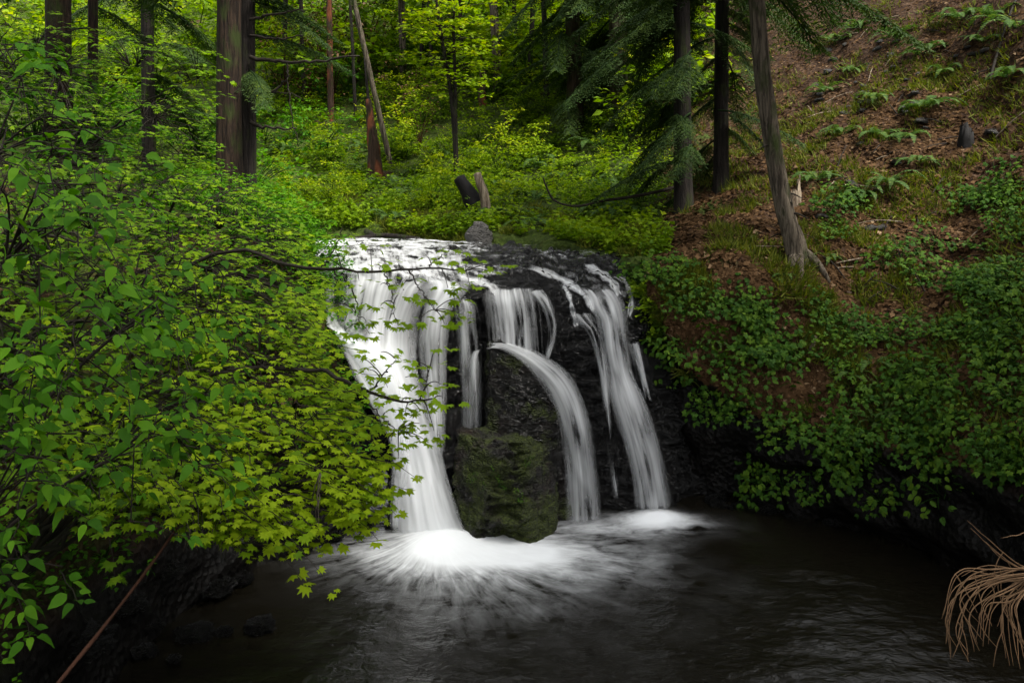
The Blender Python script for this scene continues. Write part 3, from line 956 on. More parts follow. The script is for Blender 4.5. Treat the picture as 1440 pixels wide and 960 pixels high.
# ------------------------------------------------------------------ leaf templates
def palmate(lobes=7):
    angs = np.radians(np.linspace(-118, 118, lobes))
    rr = [.62, .85, .98, 1.0, .98, .85, .62] if lobes == 7 else [.7, .95, 1, .95, .7]
    pts = [(0, -.12)]
    for i, (a, r) in enumerate(zip(angs, rr)):
        pts.append((math.sin(a) * r, math.cos(a) * r))
        if i < lobes - 1:
            b = (a + angs[i + 1]) / 2
            pts.append((math.sin(b) * .56, math.cos(b) * .56))
    v = np.array([(0, 0.08, 0.05)] + [(x, y, -0.16 * (x * x + y * y)) for x, y in pts])
    v[:, 1] += .15
    n = len(pts)
    t = np.array([[0, 1 + (i + 1) % n, 1 + i] for i in range(n)])
    return v * 0.5, t


def ovate():
    ys = np.array([0, .18, .42, .68, 1.0])
    ws = np.array([0.02, .24, .31, .22, 0])
    v, t = [], []
    for y, w in zip(ys, ws):
        z = -.22 * y * y
        v += [(-w, y, z + .07 * (w > .1)), (0, y, z), (w, y, z + .07 * (w > .1))]
    for i in range(4):
        a = i * 3
        t += [[a, a + 1, a + 4], [a, a + 4, a + 3], [a + 1, a + 2, a + 5], [a + 1, a + 5, a + 4]]
    return np.array(v), np.array(t)


def rhomb(w=.34):
    v = np.array([(0, 0, 0), (-w, .45, .06), (w, .45, .06), (0, 1, -.12), (0, .45, 0)], float)
    t = np.array([[0, 4, 1], [0, 2, 4], [4, 3, 1], [4, 2, 3]])
    return v, t


PALM, OVAT, RHOM, BLADE = palmate(), ovate(), rhomb(), (np.array([(-.05, 0, 0), (.05, 0, 0), (0, 1, 0.0)], float), np.array([[0, 1, 2]]))
PALM5 = palmate(5)


def rand_up(n, tilt, lean=(0, 0, 0)):
    return nrm(np.array([0, 0, 1.0]) + np.asarray(lean) + rng.normal(0, tilt, (n, 3)))


def quat_of(R):
    return Matrix(R.tolist()).to_quaternion()


def single_mesh(tpl, mtl, name='leaf'):
    return MB().add(tpl[0], tpl[1]).mesh(name, mtl)


def curl(tpl, a, b):
    v = tpl[0].copy()
    v[:, 2] += a * v[:, 1] ** 2 + b * np.abs(v[:, 0]) + .06 * np.sin(v[:, 0] * 9 + a * 30) * np.abs(v[:, 1])
    return v, tpl[1]


LEAF = {k: [single_mesh(curl(t, a, b), M[m]) for a, b in ((0, 0), (-.35, .2), (.2, -.3), (-.6, -.1))] for k, t, m in (('maple', PALM, 'maple'), ('broad', OVAT, 'broad'))}


def leaves_as_parts(root, origin, pos, R, sc, tint, kind, tpl, mtl, maxn=300):
    """the leaves that show largest become parts of their own, the rest one part"""
    pos = np.asarray(pos)
    order = np.argsort(np.linalg.norm(pos - CAM, axis=1) / sc)
    a, b = order[:maxn], order[maxn:]
    for i in a:
        o = bpy.data.objects.new('leaf', random.choice(LEAF[kind]))
        o.rotation_mode = 'QUATERNION'
        o.location = Vector((pos[i] - origin).tolist())
        o.rotation_quaternion = quat_of(R[i])
        o.scale = (float(sc[i]),) * 3
        o.parent = root
        o.color = (1 - float(min(1, tint[i])), 1, 1, 1)
        COL.objects.link(o)
    if len(b):
        m = MB().inst(tpl[0], tpl[1], pos[b], R[b], sc[b], tint[b]).mesh('foliage', mtl, origin)
        link('foliage', m, root, kind='stuff')


def spray_leaves(p, d, L, n, tilt, size, droop=.12, lean=(0, 0, 0)):
    """a twig from p along d with opposite leaves; returns twig points and leaf arrays"""
    d = nrm(d)
    side = nrm(np.cross(d, [0, 0, 1]))
    t = np.linspace(0, 1, n)
    tw = p + np.outer(t * L, d) + np.outer(t ** 2, [0, 0, -droop * L]) + rng.normal(0, .012, (n, 3))
    pos, fw = [], []
    for k in range(1, n):
        for s in (-1, 1):
            if rng.random() < .12:
                continue
            f = d * .55 + side * s * .9 + rng.normal(0, .25, 3) * [1, 1, .4]
            f[2] -= .15
            pos.append(tw[k] + nrm(f) * .035)
            fw.append(f)
    f = d + rng.normal(0, .15, 3)
    pos.append(tw[-1])
    fw.append(f)
    fw = nrm(np.array(fw))
    R = frames(fw, rand_up(len(fw), tilt, lean))
    sc = size * rng.uniform(.5, 1.25, len(fw))
    return tw, np.array(pos), R, sc


# ------------------------------------------------------------------ vine maples on the left bank
VM = np.array([[at(*c) for c in r] for r in [
    [(-30, 120, 14), (100, 150, 14), (230, 190, 13.5), (345, 245, 13), (425, 320, 12.5)],
    [(0, 300, 10.5), (120, 300, 10.5), (240, 300, 10.5), (350, 325, 10.5), (432, 390, 10.2)],
    [(0, 420, 8.5), (130, 420, 8.5), (260, 420, 8.5), (370, 430, 8.5), (440, 480, 8.5)],
    [(20, 540, 7.2), (150, 540, 7.2), (280, 540, 7.2), (400, 550, 7.2), (474, 570, 7.4)],
    [(80, 630, 6.5), (190, 630, 6.5), (310, 640, 6.5), (420, 640, 6.6), (508, 640, 6.9)],
    [(200, 690, 6.1), (260, 705, 6.1), (330, 728, 6.1), (400, 738, 6.2), (490, 685, 6.5)]]])
LIGHT_LEAN = (0.12, -0.12, 0)
cells = []
for r in range(5):
    for c in range(2):
        cells.append((r / 5, (r + 1) / 5, c / 2, (c + 1) / 2, VM))
VM2 = np.array([[at(*c) for c in r] for r in [
    [(-20, 0, 13.5), (90, 20, 14), (190, 40, 14), (290, 60, 14)],
    [(-20, 60, 13), (80, 90, 13.2), (190, 110, 13.4), (290, 130, 13.6)],
    [(-20, 140, 12), (80, 160, 12.3), (190, 180, 12.6), (290, 205, 12.8)]]])
cells += [(0, 1, 0, .5, VM2), (0, 1, .5, 1, VM2)]
VM3 = np.array([[at(*c) for c in r] for r in [
    [(-20, 200, 9), (60, 210, 9), (130, 220, 9.3), (200, 240, 9.6)],
    [(-20, 330, 8), (60, 340, 8), (130, 350, 8.2), (200, 360, 8.5)],
    [(-20, 560, 6.6), (60, 570, 6.6), (130, 590, 6.6), (200, 600, 6.6)],
    [(-20, 680, 6.2), (60, 680, 6.2), (120, 690, 6.2), (180, 690, 6.2)]]])
cells += [(0, .5, 0, 1, VM3), (.5, 1, 0, 1, VM3)]
vm_labels = [
    'dark layered vine maple spreading below the thick double trunks', 'vine maple fringing the upper stream with small flat leaves',
    'layered vine maple behind the big-leaved shrubs, midway up the bank', 'vine maple leaning out toward the lip of the main waterfall',
    'shaded vine maple tangled among broad-leaved shrubs', 'vine maple with flat tiers of leaves beside the main waterfall',
    'shaded vine maple low on the bank above the sword ferns', 'bright yellow-green vine maple reaching over the white main waterfall',
    'lowest shaded vine maple above the reddish leaning pole', 'bright vine maple with star leaves hanging lowest over the pool',
    'tall vine maple with thin leaf layers before the stout shaded trunk', 'tall vine maple with thin leaf layers beside the wide reddish cedar',
    'dim vine maple filling the bank behind the largest rounded leaves', 'dim vine maple sinking into shade above the sword ferns and pole']
for ci, (r0, r1, c0, c1, VMX) in enumerate(cells):
    ns = 120 if r0 < .5 else 92
    tt = rng.uniform(r0, r1, ns)
    uu = np.clip(rng.uniform(c0 - .04, c1 + .04, ns), 0, 1)
    A = crom(VMX, tt)
    pts = np.array([crom(A[i], [uu[i]])[0] for i in range(ns)])
    back = rng.beta(1, 1.6, ns) * (0.95 if c0 == 0 else .75)
    pts = pts + np.outer(back, [-.35, .75, -.35]) + rng.normal(0, .05, (ns, 3))
    cen = pts.mean(0)
    rx, ry = min(cen[0] - 1.5, -4.3), cen[1] + .6
    root = np.array([rx, ry, ground(rx, ry)])
    t = thing('vine_maple', vm_labels[ci], 'shrub', root)
    st = []
    for k in range(4):
        e = pts[rng.integers(ns)] + [-.25, .25, -.15]
        mid = (root + e) / 2 + [0, 0, .5 + .5 * rng.random()]
        c = bez(root + rng.normal(0, .08, 3) * [1, 1, 0], mid, e, 14)
        c[1:-1] += rng.normal(0, .03, (12, 3))
        m = MB().tube(c, np.linspace(.026, .006, 14), 6).mesh('stem', M['mosstwig'], root)
        link('stem', m, t)
        st.append(c)
    nodes = np.vstack([c[4:] for c in st])
    tw = MB()
    LP, LR, LS, LT = [], [], [], []
    bright = (.42 + .62 * (r0 + r1) / 2) * (1.0 if c0 > 0 else .75) + .08 if VMX is VM else .38  # leaf tint paints in the light: brighter low and right, shaded high and left
    for p in pts:
        d = np.array([.75, -.55, -.05]) + rng.normal(0, .4, 3) * [1, 1, .25]
        tp, lp, lr, ls = spray_leaves(p, d, rng.uniform(.3, .55), rng.integers(4, 7), .20, .112, .15, LIGHT_LEAN)
        tw.tube(tp, np.linspace(.005, .002, len(tp)), 4, cap=False)
        nd = nodes[np.argmin(np.linalg.norm(nodes - p, axis=1))]
        b = bez(nd, (nd + p) / 2 + [0, 0, .1], p, 6)
        tw.tube(b, np.linspace(.008, .004, 6), 4, cap=False)
        LP.append(lp), LR.append(lr), LS.append(ls)
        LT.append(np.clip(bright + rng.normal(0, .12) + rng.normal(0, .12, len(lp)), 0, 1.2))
    link('twigs', tw.mesh('twigs', M['twig'], root), t, kind='stuff')
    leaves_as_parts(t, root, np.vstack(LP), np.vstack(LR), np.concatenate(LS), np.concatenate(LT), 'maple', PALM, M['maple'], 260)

# branches reaching across the falls
over = [
    ('slender vine maple branch with sparse leaves reaching across the waterfall lip', (-4.5, 9.5), [
        [(330, 352, 9.2), (400, 372, 8.4), (450, 378, 8), (520, 381, 7.8), (590, 379, 7.7), (655, 381, 7.6)],
        [(450, 378, 8), (470, 350, 8), (482, 318, 8)],
        [(540, 381, 7.8), (550, 410, 7.7), (556, 448, 7.6)],
        [(575, 380, 7.8), (592, 408, 7.7), (612, 436, 7.6)],
        [(480, 384, 7.9), (500, 420, 7.8), (505, 455, 7.7)],
        [(470, 380, 7.9), (478, 410, 7.8), (500, 440, 7.7)],
        [(600, 379, 7.7), (615, 365, 7.7), (640, 345, 7.7)]],
     [(505, 395, 3), (480, 400, 4), (497, 430, 5), (515, 452, 6), (535, 430, 4), (548, 448, 5), (560, 458, 6), (520, 470, 4), (600, 420, 5), (612, 438, 5), (630, 405, 6), (640, 420, 3), (660, 400, 5), (650, 452, 3), (640, 350, 5), (655, 365, 4), (478, 330, 4), (470, 350, 4), (525, 372, 3), (560, 372, 3), (690, 382, 3), (700, 372, 2), (575, 392, 4), (455, 362, 5), (460, 400, 5), (485, 465, 5), (535, 400, 4), (590, 450, 5), (640, 440, 4), (470, 430, 5), (520, 345, 4), (600, 362, 4), (560, 415, 4), (625, 455, 5), (665, 378, 4)]),
    ('vine maple twig with bright leaves held before the white lower chute', (-4.4, 8.2), [
        [(420, 520, 7.6), (470, 528, 7.2), (505, 545, 7.0), (560, 565, 6.9), (610, 560, 6.8)],
        [(505, 545, 7.0), (530, 580, 6.9), (560, 605, 6.9)],
        [(520, 550, 7.0), (545, 520, 6.9), (560, 500, 6.9)],
        [(590, 562, 6.8), (598, 540, 6.8), (605, 515, 6.8)]],
     [(535, 495, 3), (560, 505, 4), (585, 512, 4), (607, 515, 3), (570, 530, 4), (600, 545, 4), (620, 540, 3), (545, 545, 4), (575, 560, 4), (545, 580, 5), (590, 575, 3), (565, 600, 4), (580, 615, 4), (610, 605, 3), (550, 620, 3), (520, 600, 4), (530, 640, 3), (505, 500, 3), (612, 490, 3), (590, 595, 4), (560, 645, 2), (520, 520, 4), (500, 535, 4), (535, 560, 4), (625, 560, 3), (600, 620, 3), (545, 600, 4), (570, 580, 3)])]
for lab, rxy, brs, cl in over:
    root = np.array([*rxy, ground(*rxy)])
    t = thing('vine_maple', lab, 'shrub', root)
    nodes = []
    for bi, b in enumerate(brs):
        c = np.array([at(*p) for p in b])
        if bi == 0:
            c = np.vstack([root, (root + c[0]) / 2 + [0, 0, .5], c])
        c = crom(c, np.linspace(0, 1, 26))
        c[1:-1] += rng.normal(0, .008, (24, 3))
        r = np.linspace(.026, .006, 26) if bi == 0 else np.linspace(.008, .003, 26)
        link('branch', MB().tube(c, r, 6).mesh('branch', M['twig'], root), t)
        nodes.append(c[8:] if bi == 0 else c)
    nodes = np.vstack(nodes)
    LP, LR, LS, tw = [], [], [], MB()
    for u, v, n in cl:
        n += 2
        p = at(u, v, (7.65 if v < 480 else 6.85) + rng.normal(0, .1))
        nd = nodes[np.argmin(np.linalg.norm(nodes - p, axis=1))]
        tw.tube(bez(nd, (nd + p) / 2 + [0, 0, .04], p, 6), np.linspace(.005, .0025, 6), 4, cap=False)
        fw = nrm(rng.normal(0, 1, (n, 3)) * [1, 1, .15] + [.3, -.2, -.1])
        pos = p + fw * rng.uniform(.03, .17, (n, 1)) * [1, 1, .6]
        LP.append(pos), LR.append(frames(fw, rand_up(n, .2, LIGHT_LEAN))), LS.append(.118 * rng.uniform(.7, 1.15, n))
    link('twigs', tw.mesh('twigs', M['twig'], root), t, kind='stuff')
    LP = np.vstack(LP)
    leaves_as_parts(t, root, LP, np.vstack(LR), np.concatenate(LS), np.full(len(LP), .8), 'maple', PALM, M['maple'], 300)

# broad-leaved shrubs close by on the left
bl = [
    ('big-leaved green shrub beside the left bank, upper spray', [(0, 110, 4.6), (60, 90, 5), (110, 150, 4.8), (40, 170, 4.4), (120, 200, 4.6), (150, 175, 5), (20, 60, 5)], 30, 'broad-leaved shrub with oval leaves highest on the left bank'),
    ('x', [(30, 250, 4.2), (90, 240, 4.2), (120, 270, 4.2), (150, 290, 4.4), (60, 300, 4.2), (180, 300, 4.6), (100, 320, 4.4)], 30, 'broad-leaved shrub with soft bright oval leaves above the fallen pole'),
    ('x', [(20, 470, 3.9), (60, 455, 3.9), (110, 450, 4.0), (150, 480, 4.0), (30, 520, 3.8), (50, 540, 3.8), (20, 570, 3.9), (170, 500, 4.2), (100, 500, 4.0), (15, 430, 4)], 34, 'broad-leaved shrub with the largest rounded leaves'),
    ('x', [(160, 370, 5), (220, 400, 5), (260, 430, 5), (200, 440, 5), (300, 450, 5.2), (140, 400, 4.9), (240, 380, 5.2), (320, 430, 5.4), (360, 380, 5.6), (280, 390, 5.4)], 34, 'deep green broad-leaved shrub in front of the layered maples'),
    ('x', [(230, 540, 5.2), (280, 550, 5.2), (240, 600, 5.2), (290, 620, 5.3), (220, 640, 5.2), (320, 560, 5.4), (200, 590, 5.0)], 28, 'small broad-leaved shrub half sunk among yellow-green maple leaves'),
    ('x', [(30, 590, 4.2), (70, 610, 4.2), (110, 600, 4.3), (90, 660, 4.4), (40, 680, 4.4), (30, 780, 4.6), (20, 830, 4.5), (60, 800, 4.6)], 22, 'dim broad-leaved shrub among the sword ferns by the pole')]
for _, cs, n, lab in bl:
    c0 = at(*cs[0])
    rx, ry = min(c0[0] - 1.8, -4.2), c0[1] + .6
    root = np.array([rx, ry, ground(rx, ry)])
    t = thing('broadleaf_shrub', lab, 'shrub', root)
    tw = MB()
    LP, LR, LS = [], [], []
    hub = np.mean([at(*q) for q in cs], 0) + [-.55, .35, -.35]
    link('stem', MB().tube(bez(root, (root + hub) / 2 + [-.2, .1, .4], hub, 14), np.linspace(.02, .01, 14), 6).mesh('stem', M['twig'], root), t)
    for u, v, y in cs:
        p = at(u, v, y)
        s = bez(hub, (hub + p) / 2 + [0, .05, .15], p + [-.2, .15, -.05], 12)
        link('stem', MB().tube(s, np.linspace(.008, .003, 12), 5).mesh('stem', M['twig'], root), t)
        for k in range(3):
            d = np.array([.8, -.5, -.15]) + rng.normal(0, .55, 3) * [1, 1, .4]
            q = s[-1] + rng.normal(0, .13, 3)
            tp, lp, lr, ls = spray_leaves(q, d, rng.uniform(.22, .4), 5, .30, .082, .25, (0.1, -.25, 0))
            tw.tube(tp, np.linspace(.004, .002, len(tp)), 4, cap=False)
            tw.tube(bez(s[-2], (s[-2] + q) / 2, q, 4), .004, 4, cap=False)
            LP.append(lp), LR.append(lr), LS.append(ls)
    link('twigs', tw.mesh('twigs', M['twig'], root), t, kind='stuff')
    LP = np.vstack(LP)
    leaves_as_parts(t, root, LP, np.vstack(LR), np.concatenate(LS), rng.uniform(.2, .9, len(LP)), 'broad', OVAT, M['broad'], 300)


# ------------------------------------------------------------------ ferns
def frond_mesh(L, arch, seed):
    r = np.random.default_rng(seed)
    n = 26
    t = np.linspace(0, 1, n)
    ax = np.stack([0 * t + .05 * np.sin(3 * t + seed), L * (t - .22 * t ** 2), L * (arch * t - 1.15 * arch * t ** 2)], -1)
    b = MB().tube(ax, np.linspace(.006, .0015, n), 4, cap=False)
    T = nrm(np.gradient(ax, axis=0))
    for k in range(3, n):
        w = L * .135 * math.sin(math.pi * min(1, .12 + t[k] * .92)) ** .6 * (1 - .25 * t[k])
        for s in (-1, 1):
            side = np.array([s, .25, -.12 + .1 * r.normal()])
            side = side / np.linalg.norm(side)
            p0 = ax[k]
            wd = T[k] * L * .016
            b.add([p0 - wd, p0 + wd, p0 + side * w * .6 + wd * .8, p0 + side * w, p0 + side * w * .6 - wd * .8], [[0, 1, 2], [0, 2, 4], [4, 2, 3]], tint=r.uniform(.2, .8))
    return b.mesh('frond', M['fern'])


FR = [frond_mesh(.8, a, s) for a, s in ((.55, 1), (.75, 2), (.95, 3))]


def fern(p, nrmal, s, lab, grp, nf=12):
    t = thing('sword_fern', lab, 'fern', p, grp, random.uniform(0, 6), s)
    for k in range(nf):
        o = bpy.data.objects.new('frond', random.choice(FR))
        o.parent = t
        o.rotation_euler = (random.uniform(-.15, .25), random.uniform(-.2, .2), 2 * math.pi * (k + random.uniform(-.3, .3)) / nf)
        sc = random.uniform(.7, 1.1)
        o.scale = (sc,) * 3
        COL.objects.link(o)


for u, v, s in [(1260, 55, 1), (1350, 28, 1), (1300, 75, .9), (1398, 25, 1), (1205, 40, .9), (1305, 152, .9), (1150, 255, .8), (1250, 258, .8), (1215, 275, .8), (1185, 190, .8), (1240, 190, .8), (1272, 195, .8), (1420, 110, .8), (1230, 140, .7), (1330, 105, .8), (1385, 60, .8), (1200, 100, .8), (1160, 130, .8), (1290, 230, .7), (1175, 60, .9), (1430, 40, 1)]:
    p, n = hit(u, v, ('hill',))
    fern(p, n, s * 1.25, 'sword fern arching out of the leaf-littered slope', 'sword ferns on the littered slope')
for u, v, s in [(1100, 392, .5), (1165, 366, .5), (1375, 352, .7), (1230, 478, .6), (1005, 480, .5), (1395, 380, .6)]:
    p, n = hit(u, v, ('hill',))
    fern(p, n, s, 'sword fern among low herbs on the bank below the leaning trunk', 'sword ferns below the leaning trunk', 9)
for k in range(20):
    u, v = random.uniform(1180, 1440), random.uniform(450, 640)
    p, n = hit(u, v, ('hill',))
    t_ = fern(p, n, random.uniform(.45, .7), 'pale green soft fern among the dense herbs low on the steep bank', 'soft ferns low on the steep bank', 8)
for u, v, y, s in [(70, 765, 5.6, .8), (60, 700, 5.9, .8), (10, 720, 5.4, .8), (120, 800, 6.0, .65), (20, 640, 5.8, .8)]:
    p = at(u, v, y)
    gx_ = p[0]
    while ground(gx_, p[1]) < p[2] - .15 and gx_ > -8:
        gx_ -= .1
    fern(np.array([gx_, p[1], ground(gx_, p[1])]), None, s * 1.5, 'dim sword fern drooping over the shaded bank beside the reddish pole', 'sword ferns on the shaded bank', 14)
for k in range(44):
    u, v = random.uniform(380, 900), random.uniform(200, 318)
    p, n = hit(u, v, ('hill',))
    fern(p, n, random.uniform(1.0, 1.5), 'light green fern in the undergrowth beyond the upper stream', 'ferns beyond the upper stream', 9)

# ------------------------------------------------------------------ herbs on the right bank
def herb_mesh(seed, n_st=9, h=.34, leaf=.085, tpl=OVAT, mtl='herb'):
    r = np.random.default_rng(seed)
    b = MB()
    for k in range(n_st):
        a = r.uniform(0, 6.28)
        sp = r.uniform(.05, .26)
        tip = np.array([math.cos(a) * sp, math.sin(a) * sp, h * r.uniform(.5, 1.1)])
        b.tube(bez(np.zeros(3), np.array([0, 0, tip[2] * .7]), tip, 5), .0035, 3, cap=False, tint=.1)
        base = r.uniform(.2, .8)
        for j in range(3):
            aa = a + (j - 1) * 1.5
            d = np.array([math.cos(aa), math.sin(aa), 0])
            q = tip + d * .06
            m = 3
            fw = nrm(d + r.normal(0, .5, (m, 3)) * [1, 1, .3] + [0, 0, -.15])
            R = frames(fw, nrm(np.array([0, 0, 1.]) + r.normal(0, .3, (m, 3))))
            b.inst(tpl[0], tpl[1], q + fw * .01, R, leaf * r.uniform(.7, 1.15, m), np.clip(base + r.normal(0, .1, m), 0, 1.1))
    return b.mesh('herb', M[mtl])


HERB = [herb_mesh(40 + k, 8, .26, .06) for k in range(5)] + [herb_mesh(60 + k, 6, .30, .085, PALM5) for k in range(4)]
zones = [((985, 1070, 430, 590), 42), ((1060, 1120, 470, 520), 8), ((1170, 1440, 450, 560), 60), ((1060, 1440, 560, 670), 74), ((1220, 1430, 340, 450), 34), ((1100, 1180, 420, 470), 7), ((1330, 1440, 250, 340), 22), ((1120, 1200, 270, 340), 10), ((900, 960, 360, 420), 8), ((1420, 1440, 640, 720), 4), ((1060, 1440, 655, 720), 22), ((895, 1000, 385, 540), 24)]
hc = 0
zl = ['on the mossy bank corner beside the dark cliff', 'on bare brown soil under the pale chunk of wood', 'in the thick patch across the steep bank', 'hanging along the edge of the dark undercut',
      'on the bank upslope of the thick patch', 'just below the roots of the leaning trunk', 'in the patch downslope of the blackened stump', 'in the small patch behind the leaning trunk', 'on the mossy edge of the tall cascade', 'trailing over the undercut above the bare roots', 'dangling down the black rock near the pool', 'on the soil shoulder right beside the tall cascade']
for zi, ((u0, u1, v0, v1), n) in enumerate(zones):
    for k in range(n):
        for _try in range(6):
            u, v = random.uniform(u0, u1), random.uniform(v0, v1)
            if perlin(np.array([u / 55., v / 40., 3.3])) > .05:
                break
        p, nn = hit(u, v, ('hill',))
        if p is None:
            continue
        o = link('leafy_herb', random.choice(HERB), loc=p - nn * .03)
        q = Vector((0, 0, 1)).rotation_difference(Vector((0, 0, 1)) * .45 + Vector(nn.tolist()) * .6 + Vector((0, -.12, 0)))
        o.rotation_mode = 'QUATERNION'
        o.rotation_quaternion = q @ Quaternion((0, 0, 1), random.uniform(0, 6))
        s = random.uniform(.8, 1.5)
        o.scale = (s,) * 3
        kd = 'oval-leaved' if HERB.index(o.data) < 5 else 'lobed-leaved'
        tag(o, kd + ' low herb ' + zl[zi], 'herb', kd + ' herbs ' + zl[zi])
        hc += 1
for u, v in [(665, 678), (690, 668), (678, 690), (745, 655), (700, 685), (728, 700)]:
    p = at(u, v, 11.32)
    o = link('leafy_herb', HERB[0], loc=p)
    o.scale = (.32,) * 3
    o.rotation_euler = (.9, 0, random.uniform(0, 6))
    tag(o, 'tiny bright herb tuft clinging to the mossy boulder', 'herb', 'herb tufts on the boulder')

# ------------------------------------------------------------------ ground cover, litter
def scatter_hill(n, r0, r1, c0, c1, thr=None, seed=0, freq=.5):
    i = rng.uniform(r0, r1, n) * 149
    j = rng.uniform(c0, c1, n) * 329
    a, b = np.minimum(i.astype(int), 148), np.minimum(j.astype(int), 328)
    fi, fj = (i - a)[:, None], (j - b)[:, None]
    Pp = HILL[a, b] * (1 - fi) * (1 - fj) + HILL[a + 1, b] * fi * (1 - fj) + HILL[a, b + 1] * (1 - fi) * fj + HILL[a + 1, b + 1] * fi * fj
    nn = hn[a, b]
    if thr is not None:
        k = fbm(Pp * freq + seed, 3) > thr
        Pp, nn = Pp[k], nn[k]
    return Pp, nn


# fallen leaves
Pp, nn = scatter_hill(66000, .17, .97, .2, .52)
fw = nrm(rng.normal(0, 1, Pp.shape))
fw = nrm(fw - nn * (fw * nn).sum(-1, keepdims=True))
R = frames(fw, nrm(nn + rng.normal(0, .35, Pp.shape)))
me = MB().inst(RHOM[0] * [1.2, 1, 1], RHOM[1], Pp + nn * .012, R, rng.uniform(.05, .12, len(Pp)), rng.beta(1.3, 2.6, len(Pp)) * .95).mesh('leaf_litter', M['dry'])
link('leaf_litter', me, kind='stuff')
o = COL.objects['leaf_litter']
tag(o, 'brown fallen leaves littering the steep slope', 'leaf litter')
# moss and grass tufts
gm = MB()
for n, rr, cc, thr in ((26000, (.2, .85), (.18, .5), .02), (30000, (.15, .5), (.45, .86), .02)):
    Pp, nn = scatter_hill(n, *rr, *cc, thr, 9, .8)
    m = 3
    Pq = np.repeat(Pp, m, 0) + rng.normal(0, .04, (len(Pp) * m, 3)) * [1, 1, .3]
    fw = nrm(np.repeat(nn, m, 0) * .5 + [0, 0, .35] + rng.normal(0, .55, Pq.shape))
    R = frames(fw, rng.normal(0, 1, Pq.shape))
    gm.inst(BLADE[0] * [1.6, 1, 1], BLADE[1], Pq, R, rng.uniform(.08, .22, len(Pq)), rng.uniform(0, 1.1, len(Pq)))
o = link('grass', gm.mesh('grass', M['grass']), kind='stuff')
tag(o, 'mossy grass tufts over the banks above the stream', 'grass')
# leafy ground cover beyond the stream and on the left bank
gm = MB()
Pp, nn = scatter_hill(70000, .16, .9, .50, 1.0, -.02, 2, .8)
fw = nrm(rng.normal(0, 1, Pp.shape) * [1, 1, .3])
hgt = np.abs(rng.normal(0, .16, (len(Pp), 1)))
dist = np.linalg.norm(Pp - CAM, axis=1)
gm.inst(*RHOM, Pp + nn * hgt + [0, 0, .03], frames(fw, rand_up(len(Pp), .35)), rng.uniform(.09, .17, len(Pp)) * np.clip(dist / 24, .8, 1.6), np.clip(.45 + .45 * fbm(Pp * .35, 3) + rng.normal(0, .15, len(Pp)), 0, 1.2))
o = link('ground_cover', gm.mesh('ground_cover', M['valley']), kind='stuff')
tag(o, 'bright green leafy ground cover beyond the upper stream', 'ground cover')
i = rng.integers(20, 88, 9000)
j = rng.integers(10, 148, 9000)
Pp = LEFT[i, j] + rng.normal(0, .05, (9000, 3))
fw = nrm(rng.normal(0, 1, Pp.shape) * [1, 1, .3])
gm = MB().inst(*RHOM, Pp + [0, 0, .08], frames(fw, rand_up(len(Pp), .4)), rng.uniform(.07, .14, len(Pp)), rng.uniform(0, .6, len(Pp)))
o = link('ground_cover', gm.mesh('ground_cover', M['herb']), kind='stuff')
tag(o, 'dark leafy ground cover under the vine maples', 'ground cover')

# ------------------------------------------------------------------ undergrowth shrubs beyond the stream
def bush_mesh(seed, n=330, rx=.8, rz=.7, leaf=.12, mtl='valley', tpl=RHOM, bright=.5):
    r = np.random.default_rng(seed)
    b = MB()
    for k in range(7):
        a = r.uniform(0, 6.28)
        e = np.array([math.cos(a) * rx * .7, math.sin(a) * rx * .7, rz * r.uniform(.7, 1.4)])
        b.tube(bez(np.zeros(3), np.array([0, 0, e[2] * .6]), e, 5), np.linspace(.018, .006, 5), 4, tint=-1)
    nc = 26
    cen = nrm(r.normal(0, 1, (nc, 3))) * r.uniform(.35, 1, (nc, 1)) ** .6 * [rx, rx, rz] + [0, 0, rz * .95]
    per = n // nc
    for c in cen:
        fw = nrm(r.normal(0, 1, (per, 3)) * [1, 1, .35])
        pos = c + fw * r.uniform(.02, .24, (per, 1)) * [1, 1, .5]
        up = nrm(np.array([0, -.1, 1.]) + r.normal(0, .35, (per, 3)))
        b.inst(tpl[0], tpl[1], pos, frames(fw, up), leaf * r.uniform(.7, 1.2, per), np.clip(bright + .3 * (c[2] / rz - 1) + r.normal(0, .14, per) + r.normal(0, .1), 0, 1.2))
    return b.mesh('shrub', M[mtl])


BUSH = [bush_mesh(100 + k, 360, .8, .6, .12, bright=(.5, .12, .45, .2)[k]) for k in range(4)] + [bush_mesh(120 + k, 420, .6, 1.0, .12, bright=.65) for k in range(2)]  # the darker low variants paint shadow pockets into the leaf colour
BUSHD = [bush_mesh(140 + k, 380, .9, .7, .11, 'broad', bright=.45) for k in range(3)]
BUSHB = [bush_mesh(160 + k, 300, .8, 1.3, .09, 'dry', bright=.45) for k in range(2)]
cnt = 0
for k in range(298):
    u, v = random.uniform(370, 890), random.uniform(50, 305)
    if k > 250:
        u, v = random.uniform(0, 480), random.uniform(15, 190)
    if 165 < k < 251:
        v = random.uniform(225, 322)
    p, nn = hit(u, v, ('hill',))
    if p is None or abs(p[1]) > 60:
        continue
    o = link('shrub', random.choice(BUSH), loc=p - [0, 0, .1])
    s = random.uniform(.45, .95) * min(1.35, max(.5, p[1] / 27)) * (.6 if 165 < k < 251 else 1)
    o.scale = (s, s, s * random.uniform(.8, 1.15))
    o.rotation_euler = (0, 0, random.uniform(0, 6))
    kd = 'tall upright' if BUSH.index(o.data) > 3 else 'low rounded'
    if 165 < k < 251:
        lab, grp = kd + ' bright green shrub close to the edge of the upper stream', kd + ' shrubs by the upper stream'
    elif k > 250:
        lab, grp = kd + ' leafy shrub on the slope glimpsed between the thick trunks', kd + ' shrubs behind the thick trunks'
    else:
        lab, grp = kd + ' yellow-green shrub on the open valley slope around the young maple', kd + ' shrubs on the valley slope'
    tag(o, lab, 'shrub', grp)
